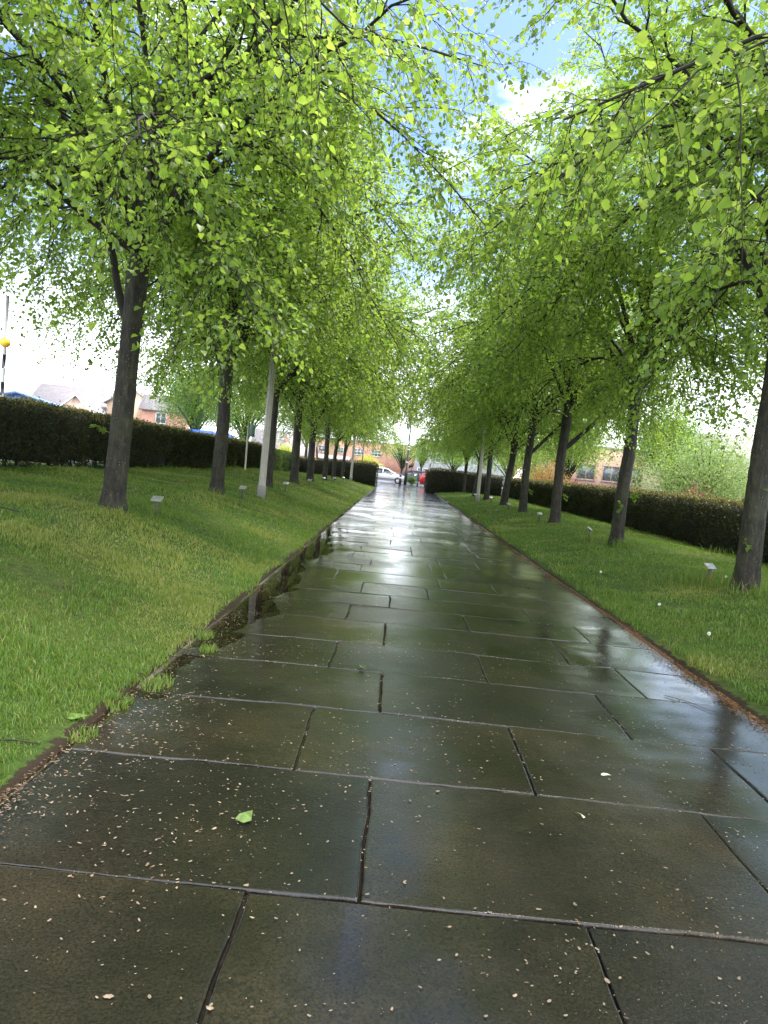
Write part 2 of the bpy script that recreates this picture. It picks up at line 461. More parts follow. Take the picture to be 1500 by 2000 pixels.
def lawn_z(x, y):
    x = np.asarray(x, float); y = np.asarray(y, float)
    xe = x + 0.045 * nz(x * 0.2, y, 0.8, 3) + 0.02 * nz(x * .3, y, 3.0, 4)
    base = np.interp(xe, [-12, -9.2, -6.9, -3.55, -1.75, -1.52, -1.42, 2.52, 2.60, 2.8, 4.4, 7.3, 9.6, 12],
                     [.55, .70, .75, .56, .09, .030, .012, .012, .030, .07, .31, .22, .15, 0.0])
    base = np.where((x > -1.385) & (x < 2.475), -.06, base)
    b = 0.020 * nz(x, y, 0.30, 5) + 0.010 * nz(x, y, 1.1, 6)
    on = np.clip((np.abs(x - 0.55) - 2.25) / 0.8, 0, 1)
    fade = 1 - 0.30 * sstep(30, 47, y) - 0.6 * sstep(48.5, 54, y)
    return base * np.where(base > 0, fade, 1) + b * on

def build_ground():
    g = mesh_np('ground', [(-900, -300, -.35), (900, -300, -.35), (900, 1500, -.35), (-900, 1500, -.35)], [[(0, 1, 2, 3)]], M['earth'])
    g['kind'] = 'structure'
    # lawn (runs under the path too)
    xs = np.unique(np.concatenate([np.arange(-9.4, -1.8, .22), np.arange(-1.8, -1.2, .03), np.arange(-1.2, 2.4, .4), np.arange(2.4, 2.95, .03), np.arange(2.95, 9.8, .22)]))
    ys = np.unique(np.concatenate([np.arange(-4, 1, .5), np.arange(1, 20, .12), np.arange(20, 54.1, .4)]))
    X, Y = np.meshgrid(xs, ys)
    Z = lawn_z(X, Y)
    n = len(xs); idx = np.arange(len(ys) * n).reshape(len(ys), n)
    F = np.stack([idx[:-1, :-1], idx[:-1, 1:], idx[1:, 1:], idx[1:, :-1]], -1).reshape(-1, 4)
    V = np.stack([X, Y, Z], -1).reshape(-1, 3)
    o = mesh_np('lawn', V, [F], M['soil'], smooth=True); o['kind'] = 'structure'
    # car park behind the left hedge and open yard on the right
    b = MB().box(-60, -9.4, -8, 56, -.34, .52).build('car_park', M['asphalt']); b['kind'] = 'structure'
    b = MB().box(9.8, 60, -8, 62, -.34, -.02).build('courtyard', M['paving_far']); b['kind'] = 'structure'
    b = MB().box(-9.4, 9.8, 54.0, 65.6, -.34, -.03).box(-60, -9.4, 56, 65.6, -.34, -.03).build('pavement', M['paving_far']); b['kind'] = 'structure'
    b = MB().box(-150, 150, 65.72, 84, -.34, -.12).build('road', M['asphalt']); b['kind'] = 'structure'
    b = MB().box(-150, 150, 65.6, 65.72, -.34, -.02).box(-150, 150, 84, 84.15, -.34, 0).build('kerb', M['kerb']); b['kind'] = 'structure'
    b = MB().box(-150, 150, 84.15, 400, -.34, -.03).build('pavement', M['paving_far']); b['kind'] = 'structure'

def grid_slab(mb, x0, x1, y0, y1, res, rng):
    e = 0.0035
    nx = max(2, int((x1 - x0) / res)); ny = max(2, int((y1 - y0) / res))
    xs = np.concatenate([[x0, x0, x0 + e, x0 + 2.2 * e], np.linspace(x0, x1, nx + 1)[1:-1], [x1 - 2.2 * e, x1 - e, x1, x1]])
    ys = np.concatenate([[y0, y0, y0 + e, y0 + 2.2 * e], np.linspace(y0, y1, ny + 1)[1:-1], [y1 - 2.2 * e, y1 - e, y1, y1]])
    X, Y = np.meshgrid(xs, ys)
    cx, cy = (x0 + x1) / 2, (y0 + y1) / 2
    tx, ty = rng.normal(0, .002), rng.normal(0, .0035); dz = rng.normal(0, .0012)
    # slabs are laid a little uneven
    Xj = X + 0.004 * nz(X, Y, 2.5, 0); Yj = Y + 0.005 * nz(X, Y, 1.6, 7)
    Z = path_z(X, Y) + dz + (X - cx) * tx + (Y - cy) * ty
    I = np.zeros_like(X); J = np.zeros_like(X)
    ii = np.minimum(np.arange(len(xs)), len(xs) - 1 - np.arange(len(xs)))
    jj = np.minimum(np.arange(len(ys)), len(ys) - 1 - np.arange(len(ys)))
    K = np.minimum(ii[None, :], jj[:, None])
    chip = rng.normal(0, 1, X.shape) * (K <= 1)
    Xj = Xj + .0016 * chip; Yj = Yj + .0016 * rng.normal(0, 1, X.shape) * (K <= 1)
    Z = Z - np.where(K == 1, .0011 * np.abs(chip), 0)
    Z = Z - np.where(K == 1, .0022 + .002 * np.abs(nz(X, Y, 4.0, 5)), 0) - np.where(K == 0, .06, 0)
    n = len(xs); idx = np.arange(len(ys) * n).reshape(len(ys), n)
    F = np.stack([idx[:-1, :-1], idx[:-1, 1:], idx[1:, 1:], idx[1:, :-1]], -1).reshape(-1, 4)
    mb.add(np.stack([Xj, Yj, Z], -1).reshape(-1, 3), F)

COURSES = [0.40, 1.32, 2.236, 3.148, 4.013, 4.84, 5.58, 6.40, 7.12]
JOINTS = []          # (x0,x1,y0,y1) of the joints near the camera, for debris
def build_path():
    rng = np.random.default_rng(11)
    ys = list(COURSES)
    while ys[-1] < 64.8: ys.append(ys[-1] + rng.uniform(.66, .90))
    A = [PL, -.34, .77, 1.87, PR]; B = [PL, .02, 1.48, PR]
    mb = MB(); gap = .0052
    for k in range(len(ys) - 1):
        y0, y1 = ys[k], ys[k + 1]
        cols = list(A if k % 2 == 1 else B)
        if k > 8 and rng.random() < .5:
            cols = [PL, rng.uniform(-.7, -.2), rng.uniform(.35, .8), rng.uniform(1.3, 1.9), PR]
        for i in range(1, len(cols) - 1): cols[i] += rng.normal(0, .015)
        res = .05 if y0 < 7 else (.14 if y0 < 16 else .5)
        for i in range(len(cols) - 1):
            ga, gb, gc, gd = gap * rng.uniform(.6, 1.5, 4)
            grid_slab(mb, cols[i] + ga, cols[i + 1] - gb, y0 + gc, y1 - gd, res, rng)
            if y0 < 7 and i: JOINTS.append((cols[i], cols[i], y0, y1))
        if y0 < 7: JOINTS.append((PL, PR, y0, y0))
    o = mb.build('path', M['stone'], smooth=True); o['kind'] = 'structure'
    # grit bed that shows in the joints
    X, Y = np.meshgrid([PL - .03, -.9, -.3, .5, 1.3, 2.0, PR + .03], np.concatenate([np.arange(.3, 10, .3), np.arange(10, 65.3, 2)]))
    Z = path_z(X, Y) - .019
    n = X.shape[1]; idx = np.arange(X.size).reshape(X.shape)
    F = np.stack([idx[:-1, :-1], idx[:-1, 1:], idx[1:, 1:], idx[1:, :-1]], -1).reshape(-1, 4)
    o = mesh_np('path_bed', np.stack([X, Y, Z], -1).reshape(-1, 3), [F], M['bed'], smooth=True); o['kind'] = 'structure'
    # edging stones both sides
    mb = MB()
    for x0, x1, seed in ((PL - .135, PL - .012, 1), (PR + .012, PR + .135, 2)):
        y = .4
        while y < 50:
            L = rng.uniform(.85, 1.0); j = rng.normal(0, .008); z = -.002 + rng.normal(0, .006)
            mb.box(x0 + j, x1 + j, y + .006, y + L - .006, -.12, z - (.012 if seed == 1 else 0), .008); y += L
    o = mb.build('kerb_strip', M['kerb']); o['kind'] = 'structure'
    # shallow water standing along the low left edge
    zl = -.0125
    yy = np.arange(2.2, 17, .12)
    xl = np.full_like(yy, PL - .10); xr = np.full_like(yy, -.3)
    V = np.concatenate([np.stack([xl, yy, np.full_like(yy, zl)], 1), np.stack([xr, yy, np.full_like(yy, zl)], 1)])
    n = len(yy); i = np.arange(n - 1)
    o = mesh_np('puddle', V, [np.stack([i, i + n, i + n + 1, i + 1], 1)], M['water']); o['kind'] = 'structure'

# ------------------------------------------------------------------ lime trees
# heart shaped leaf: 9 vertices, folded along the midrib
LEAF = np.array([(.05, 0, 0), (.50, 0, 0), (1.0, 0, -.10),
                 (-.04, .24, .05), (.28, .46, .11), (.70, .27, .05),
                 (-.04, -.24, .05), (.28, -.46, .11), (.70, -.27, .05)])
LEAF_F = np.array([(0, 1, 4, 3), (1, 2, 5, 4), (0, 6, 7, 1), (1, 7, 8, 2)])
SMALL = np.array([(0, 0, 0), (.45, .34, .05), (1, 0, -.06), (.45, -.34, .05)])
SMALL_F = np.array([(0, 3, 2, 1)])

def leaves_mesh(P, D, Nn, S, shape=LEAF, F=LEAF_F):
    """P base, D direction of the midrib, Nn rough normal, S size"""
    D = D / (np.linalg.norm(D, axis=1)[:, None] + 1e-9)
    B = np.cross(Nn, D); B /= np.linalg.norm(B, axis=1)[:, None] + 1e-9
    Nn = np.cross(D, B)
    V = P[:, None, :] + S[:, None, None] * (shape[None, :, 0:1] * D[:, None, :] + shape[None, :, 1:2] * B[:, None, :] + shape[None, :, 2:3] * Nn[:, None, :])
    k = len(shape)
    FF = (F[None] + (np.arange(len(P)) * k)[:, None, None]).reshape(-1, F.shape[1])
    return V.reshape(-1, 3), FF

def bez(p0, c, p1, t):
    t = t[:, None]
    return (1 - t) ** 2 * p0 + 2 * t * (1 - t) * c + t ** 2 * p1

LEAVES = []
class TreeSpec:
    def __init__(s, seed, h=10.6, R=3.75, z0=2.15, fork=2.8, r=.15, lean=(0, 0), nl=20, stems=(), leaf=.073, dens=1.0, squash=1.0, shift=(0, 0)):
        r = r * .93; R = R * 1.17; nl = int(nl * 1.55); leaf = leaf * .80
        s.__dict__.update(locals())

def gen_tree(sp, root, leafmat='leaf', barkmat='bark', simple_leaf=False):
    rng = np.random.default_rng(sp.seed)
    h, R, z0 = sp.h, sp.R, sp.z0
    def env(z):
        s = np.clip((z - z0) / (h - z0), 0.0, 1)
        lo = .80 + .20 * np.sin(PI / 2 * np.clip(s / .32, 0, 1))
        return R * np.where(s < .32, lo, np.cos(PI / 2 * np.clip((s - .32) / .68, 0, 1)) ** .65)
    # leader
    zs = np.array([-.15, 0, .08, .22, .6, 1.2, 1.9, sp.fork - .25, sp.fork, sp.fork + .3, 3.9, 4.8, 5.8, 6.8, 7.8, 8.8])
    zs = zs[zs < h * .9]; zs = np.sort(np.append(zs, h * .9))
    up = np.clip(zs - sp.fork, 0, None)
    wob = rng.normal(0, 1, (2, 4))
    lx = sp.lean[0] * zs + sp.shift[0] * np.clip(up / 4, 0, 1.5) + .10 * (np.sin(zs * 1.1 + wob[0, 0] * 2) * .5 + .5 * np.sin(zs * 2.3 + wob[0, 1] * 3)) * np.clip(zs / 2, 0, 1) * (.35 + .25 * up)
    ly = sp.lean[1] * zs + .10 * (np.sin(zs * 1.2 + wob[1, 0] * 2) * .5 + .5 * np.sin(zs * 2.1 + wob[1, 1] * 3)) * np.clip(zs / 2, 0, 1) * (.35 + .25 * up)
    rr = np.where(zs <= sp.fork, sp.r * (1 - .06 * zs), sp.r * .68 * np.clip(1 - up / (h * .92 - sp.fork), .05, 1) ** 1.1)
    rr = rr + sp.r * (.24 * np.exp(-np.clip(zs, 0, None) / .13) + .10 * np.exp(-((zs - sp.fork) / .28) ** 2))
    LP = np.stack([lx, ly, zs], 1)
    # finer resample of the lower trunk so that the bark outline is uneven
    zz = np.unique(np.concatenate([np.arange(-.15, sp.fork + .6, .09), zs[zs > sp.fork + .6]]))
    TP = np.stack([np.interp(zz, zs, lx), np.interp(zz, zs, ly), zz], 1); TR = np.interp(zz, zs, rr)
    sides = 18
    V, F = tube(TP, TR, sides)
    ang = np.tile(np.arange(sides), len(zz)) * 2 * PI / sides
    zrep = np.repeat(zz, sides); rrep = np.repeat(TR, sides)
    c = np.repeat(TP, sides, axis=0)
    lob = 1 + .07 * np.sin(ang * 3 + wob[0, 2] * 3 + zrep * .8) + .04 * np.sin(ang * 5 + zrep * 2.2) + .16 * np.exp(-np.clip(zrep, 0, 9) / .12) * np.sin(ang * 4 + wob[1, 2] * 3) ** 2 + rng.normal(0, .018, len(ang))
    V = c + (V - c) * lob[:, None]
    tr = MB(); tr.add(V, F)
    lead = lambda z: np.array([np.interp(z, zs, lx), np.interp(z, zs, ly), z])
    lead_r = lambda z: float(np.interp(z, zs, rr))
    tr.build('trunk', M[barkmat], root, smooth=True)
    # limbs
    limbs = []
    ga = rng.uniform(0, 6.28)
    for k in range(sp.nl):
        f = (k + .5) / sp.nl
        ze = z0 + .30 + (h - z0 - .6) * f ** 1.25
        az = ga + k * 2.39996 + rng.normal(0, .18)
        Re = env(ze) * rng.uniform(.86, 1.04)
        zs0 = ze - .75 * Re - rng.uniform(.0, .6)
        if zs0 < sp.fork + .1: zs0 = sp.fork - .1 + 2.0 * ((k * .618) % 1.0)
        zs0 = np.clip(zs0, sp.fork - .15, h * .88)
        limbs.append((zs0, az, Re, ze, None))
    for (zb, az, ze, Re, rad) in sp.stems:
        limbs.append((zb, az, Re, ze, rad))
    LT, SP_, SR_ = [], [], []      # leaf twigs
    tw_p, tw_d, tw_l, tw_o = [], [], [], []
    limb_mbs = []
    def add_secs(path, rad, mb, start, spacing, lscale, limb_id):
        seg = np.linalg.norm(np.diff(path, axis=0), axis=1); cum = np.concatenate([[0], np.cumsum(seg)])
        L = cum[-1]; s = L * start; side = 1
        while s < L:
            p = np.array([np.interp(s, cum, path[:, q]) for q in range(3)])
            i = min(np.searchsorted(cum, s), len(path) - 1)
            t = path[i] - path[max(i - 1, 0)]; t = t / (np.linalg.norm(t) + 1e-9)
            a = rng.uniform(.6, 1.15)
            sd = np.cross(t, (0, 0, 1)); sd /= np.linalg.norm(sd) + 1e-6
            ud = np.cross(sd, t)
            ph = rng.normal(0, .8)
            lat = sd * side * math.cos(ph) + ud * math.sin(ph)
            d = t * math.cos(a) + lat * math.sin(a)
            Ls = lscale * (.45 + 1.0 * (1 - s / L)) * rng.uniform(.7, 1.2)
            for _ in range(3):
                e = p + d * Ls
                if math.hypot(e[0] - lead(e[2])[0] * .6, e[1]) > env(e[2]) * 1.04 or e[2] > h: Ls *= .72
            if Ls > .22:
                tt = np.linspace(0, 1, 6)
                droop = rng.uniform(.10, .42)
                sp_ = p + d * (Ls * tt)[:, None] + np.array([0, 0, -1.0]) * (droop * Ls * tt ** 2)[:, None]
                sp_[1:-1] += rng.normal(0, .022 * Ls, (4, 3))
                r0 = max(.0045, min(float(np.interp(s, cum, rad)) * .6, .008 + .007 * Ls))
                V, F = tube(sp_, np.linspace(r0, .0025, 6), 4)
                mb.add(V, F)
                # twigs along it
                nt_ = max(2, int(Ls / (.080 / sp.dens)))
                for q in range(nt_):
                    u = (q + rng.uniform(.2, .9)) / nt_
                    u = .12 + .88 * u
                    x = u * 5; i0 = min(int(x), 4); pp = sp_[i0] + (sp_[i0 + 1] - sp_[i0]) * (x - i0)
                    td = sp_[i0 + 1] - sp_[i0]; td = td / (np.linalg.norm(td) + 1e-9)
                    b = np.cross(td, rng.normal(0, 1, 3)); b /= np.linalg.norm(b) + 1e-9
                    dd = td * rng.uniform(.4, .9) + b * .75 + np.array([0, 0, -.08])
                    tw_p.append(pp); tw_d.append(dd / np.linalg.norm(dd)); tw_l.append(rng.uniform(.16, .46)); tw_o.append(limb_id)
                td = sp_[-1] - sp_[-2]
                tw_p.append(sp_[-1]); tw_d.append(td / (np.linalg.norm(td) + 1e-9)); tw_l.append(rng.uniform(.25, .5)); tw_o.append(limb_id)
            s += spacing * rng.uniform(.7, 1.3); side = -side
    for li, (zb, az, Re, ze, rad) in enumerate(limbs):
        p0 = lead(zb); dirv = np.array([math.cos(az), math.sin(az), 0])
        ce = lead(min(ze, h * .88)) * np.array([.6, .6, 0])
        p1 = ce + dirv * Re + np.array([0, 0, ze])
        rise = ze - zb
        ctrl = p0 + dirv * Re * .30 + np.array([0, 0, max(rise * .80, .46 * Re)]) + rng.normal(0, .12, 3)
        if rad:
            ctrl = p0 + dirv * Re * .55 + np.array([0, 0, rise * .35])
        t = np.linspace(0, 1, 12)
        path = bez(p0, ctrl, p1, t)
        path[1:-1] += rng.normal(0, .05, (10, 3)) * (np.arange(1, 11) / 11)[:, None]
        r0 = rad or min(lead_r(zb) * rng.uniform(.36, .52), .026 if ze < 4.2 else .044)
        rd = r0 * (1 - t) ** .8 + .006
        mb = MB(); V, F = tube(path, rd, 7); mb.add(V, F)
        limb_mbs.append(mb)
        add_secs(path, rd, mb, .25, .165, 1.25, li)
    top = LP[zs > sp.fork + 1.2]
    mbt = MB(); mbt.add(*tube(top[-3:], [.02, .012, .006], 5)); limb_mbs.append(mbt)
    add_secs(top, np.interp(top[:, 2], zs, rr), mbt, .0, .16, 1.0, len(limbs))
    tw_p = np.array(tw_p); tw_d = np.array(tw_d); tw_l = np.array(tw_l); tw_o = np.array(tw_o)
    tt = np.array([0, .5, 1.0])
    TW = tw_p[:, None, :] + tw_d[:, None, :] * (tw_l[:, None] * tt[None])[..., None]
    TW[:, :, 2] -= (.30 * tw_l[:, None] * tt[None] ** 2)
    for li, mb in enumerate(limb_mbs):
        sel = tw_o == li
        if sel.any():
            V, F = tubes_many(TW[sel], np.broadcast_to(np.array([.0028, .0022, .0012]), (int(sel.sum()), 3)), 3)
            mb.add(V, F)
        mb.build('limb', M['limb'], root, smooth=True)
    # leaves: alternate along each twig
    sp_leaf = .034 / sp.dens
    reps = np.maximum(3, (tw_l / sp_leaf).astype(int))
    ti = np.repeat(np.arange(len(tw_l)), reps)
    k = np.concatenate([np.arange(r) for r in reps])
    u = (k + .6) / reps[ti]
    pos = tw_p[ti] + tw_d[ti] * (tw_l[ti] * u)[:, None]; pos[:, 2] -= .30 * tw_l[ti] * u ** 2
    n = len(pos)
    side = np.where(k % 2 == 0, 1.0, -1.0)
    sd = np.cross(tw_d[ti], np.array([0, 0, 1.0])); sd /= np.linalg.norm(sd, axis=1)[:, None] + 1e-6
    d = tw_d[ti] * .55 + sd * (side * .8)[:, None] + rng.normal(0, .42, (n, 3)); d[:, 2] -= rng.uniform(.05, 1.05, n)
    d /= np.linalg.norm(d, axis=1)[:, None]
    pos = pos + d * rng.uniform(.012, .04, n)[:, None]
    nn = np.array([0, 0, 1.0]) + rng.normal(0, .55, (n, 3)) + sd * (side * .25)[:, None]
    sz = sp.leaf * rng.uniform(.45, 1.25, n)
    keep = pos[:, 2] > z0 - .35 + .25 * nz(pos[:, 0], pos[:, 1], .5, 2)
    pos, d, nn, sz = pos[keep], d[keep], nn[keep], sz[keep]
    V, F = leaves_mesh(pos, d, nn, sz)
    crown = mesh_np('crown', V, [F], M[leafmat], root)
    LEAVES.append(n)
    return root, (lead, lead_r), n

def shoot(root, p, out, n=7, s=.075, seed=0):
    """leafy shoot growing straight out of the trunk"""
    rng = np.random.default_rng(seed)
    out = np.array(out, float); out /= np.linalg.norm(out)
    mb = MB(); P, D = [], []
    for k in range(3):
        d = out + rng.normal(0, .35, 3); d /= np.linalg.norm(d); L = rng.uniform(.10, .2)
        e = np.array(p) + d * L
        mb.tube([p, np.array(p) + d * L * .5, e], [.004, .003, .002], 4)
        for q in range(n):
            P.append(np.array(p) + d * L * rng.uniform(.3, 1)); dd = d + rng.normal(0, .5, 3); dd[2] -= .4; D.append(dd)
    P = np.array(P); D = np.array(D)
    V, F = leaves_mesh(P, D, np.array([0, 0, 1.0]) + rng.normal(0, .4, P.shape), s * rng.uniform(.6, 1.2, len(P)))
    mb.add(V, F)
    return mb.build('leaf_shoot', M['leaf'], root)

def copy_thing(root, name, loc, rz=0.0, scale=1.0):
    r = root.copy(); r.name = name
    link(r); r.location = loc; r.rotation_euler = (0, 0, rz); r.scale = (scale,) * 3
    for ch in [c for c in COL.objects if c.parent == root]:
        c = ch.copy(); link(c); c.parent = r
        for g in [q for q in COL.objects if q.parent == ch]:
            d = g.copy(); link(d); d.parent = c
    return r

ORD = ['', 'first', 'second', 'third', 'fourth', 'fifth', 'sixth', 'seventh', 'farthest']
def build_limes():
    G = 'lime trees lining the path'
    def root(x, y, label):
        return empty('lime_tree', (x, y, float(lawn_z(x, y)) - .02), 0, label, 'tree', G)
    Y = TREE_Y
    L, R = {}, {}
    L[0] = root(TLX - .1, Y[0], 'lime tree whose boughs hang nearest the viewer in the upper left')
    gen_tree(TreeSpec(21, R=3.35, z0=2.9, fork=3.0, dens=.86, leaf=.070, nl=14), L[0])
    L[1] = root(TLX, Y[1], 'thick leaning lime tree on the left lawn beside the bright steel plaque')
    _, (ld, lr), _ = gen_tree(TreeSpec(7, R=3.95, z0=1.75, fork=2.95, r=.152, lean=(.028, 0), shift=(.25, 0), nl=21,
             stems=[(2.15, 2.75, 7.0, 1.5, .05), (2.9, 2.2, 7.8, 1.4, .058), (2.95, .5, 8.2, 1.2, .062), (3.2, 3.3, 5.6, 3.0, .04)]), L[1])
    shoot(L[1], ld(.98) + np.array([-.13, -.05, 0]), (-1, -.3, .25), 7, .075, 1)
    L[2] = root(TLX, Y[2], 'second lime tree of the left row, knobbly swelling under its fork')
    gen_tree(TreeSpec(33, R=3.95, z0=2.0, fork=2.55, r=.145, lean=(.004, 0), nl=21,
             stems=[(2.45, 2.6, 6.0, 1.9, .06), (2.5, .3, 7.0, 1.5, .07)]), L[2])
    R[0] = root(TRX + .15, Y[0], 'lime tree whose boughs hang nearest the viewer in the upper right')
    gen_tree(TreeSpec(44, R=3.8, z0=2.75, fork=3.0, dens=.9, leaf=.070, nl=15), R[0])
    R[1] = root(TRX + .02, Y[1] - .1, 'tall lime tree at the right edge, stout trunk rising beside a steel plaque')
    _, (ld, lr), _ = gen_tree(TreeSpec(52, R=3.95, z0=2.15, fork=3.3, r=.152, lean=(.004, 0), nl=20, stems=[(3.2, 2.4, 7.0, 1.6, .065)]), R[1])
    shoot(R[1], ld(.55) + np.array([-.10, -.13, 0]), (-.3, -1, .1), 2, .06, 2)
    shoot(R[1], ld(1.25) + np.array([-.02, -.15, 0]), (.3, -1, .1), 1, .06, 3)
    R[2] = root(TRX, Y[2] - .1, 'second lime tree of the right row with leafy tufts halfway up its trunk')
    _, (ld, lr), _ = gen_tree(TreeSpec(61, R=4.0, z0=2.05, fork=3.2, r=.136, lean=(.008, 0), nl=21,
             stems=[(2.9, .4, 6.6, 1.9, .06), (3.1, 2.9, 6.0, 1.8, .055)]), R[2])
    shoot(R[2], ld(.95) + np.array([.14, -.05, 0]), (1, -.3, .1), 7, .085, 4)
    shoot(R[2], ld(.80) + np.array([-.02, -.14, 0]), (-.7, -1, .0), 5, .08, 5)
    shoot(R[2], ld(.05) + np.array([.0, -.17, 0]), (0, -1, .8), 4, .05, 6)
    R[3] = root(TRX, Y[3], 'third lime tree of the right row, a side bough forking off to the right')
    _, (ld, lr), _ = gen_tree(TreeSpec(75, R=4.0, z0=2.1, fork=2.9, r=.148, lean=(.0, 0), nl=20,
             stems=[(2.0, -.15, 5.2, 2.2, .065)]), R[3])
    shoot(R[3], ld(.80) + np.array([.13, -.05, 0]), (1, -.4, -.1), 5, .075, 7)
    # three more characters, copied along the rest of the two rows
    L[3] = root(TLX, Y[3], 'third lime tree of the left row, standing right behind the pale fluted lamp post')
    gen_tree(TreeSpec(83, R=4.0, z0=2.1, fork=2.7, r=.15, lean=(.006, 0), nl=20, stems=[(2.5, .2, 6.5, 1.7, .06)]), L[3])
    L[4] = root(TLX, Y[4], 'straight lime trunk of the left row next after the lamp post')
    gen_tree(TreeSpec(91, R=4.0, z0=2.0, fork=2.6, r=.155, lean=(-.035, 0), nl=20, stems=[(2.3, 3.0, 5.5, 1.9, .05), (2.4, .2, 6.0, 1.7, .06)]), L[4])
    R[5] = root(TRX, Y[5], 'dark lime tree of the right row leaning to the right, the fifth one')
    gen_tree(TreeSpec(97, R=4.1, z0=2.0, fork=2.45, r=.155, lean=(.075, 0), nl=20, stems=[(2.2, .1, 5.0, 2.2, .06), (2.4, 3.0, 6.0, 1.8, .06)]), R[5])
    def cp(src, dst, k, x, y, rz, s, label):
        o = copy_thing(src, 'lime_tree', (x, y, float(lawn_z(x, y)) - .02), rz, s); o['label'] = label; dst[k] = o
    cp(R[3], R, 4, TRX, Y[4], .35, 1.0, 'stout dark lime tree, fourth of the right row, in front of the leaning one')
    cp(L[4], L, 5, TLX, Y[5], .1, .98, 'fifth lime tree of the left row with a thin stem forking off low down')
    cp(L[3], L, 6, TLX, Y[6], 2.1, .90, 'sixth lime tree of the left row, dark trunk before the low cross hedge')
    cp(L[2], L, 7, TLX, Y[7], 4.0, .84, 'seventh lime tree of the left row, slim trunk before the low cross hedge')
    cp(R[3], L, 8, TLX, Y[8], 1.5, .80, 'last lime tree of the left row, hard against the cross hedge')
    cp(L[3], R, 6, TRX, Y[6], .9, .92, 'lime tree hidden partly by the pale lamp post of the right lawn')
    cp(R[5], R, 7, TRX - .05, Y[7], .5, .84, 'leaning brown lime tree just left of the pale lamp post on the right lawn')
    cp(L[2], R, 8, TRX - .05, Y[8], 2.6, .80, 'last lime tree of the right row, hard against the cross hedge')

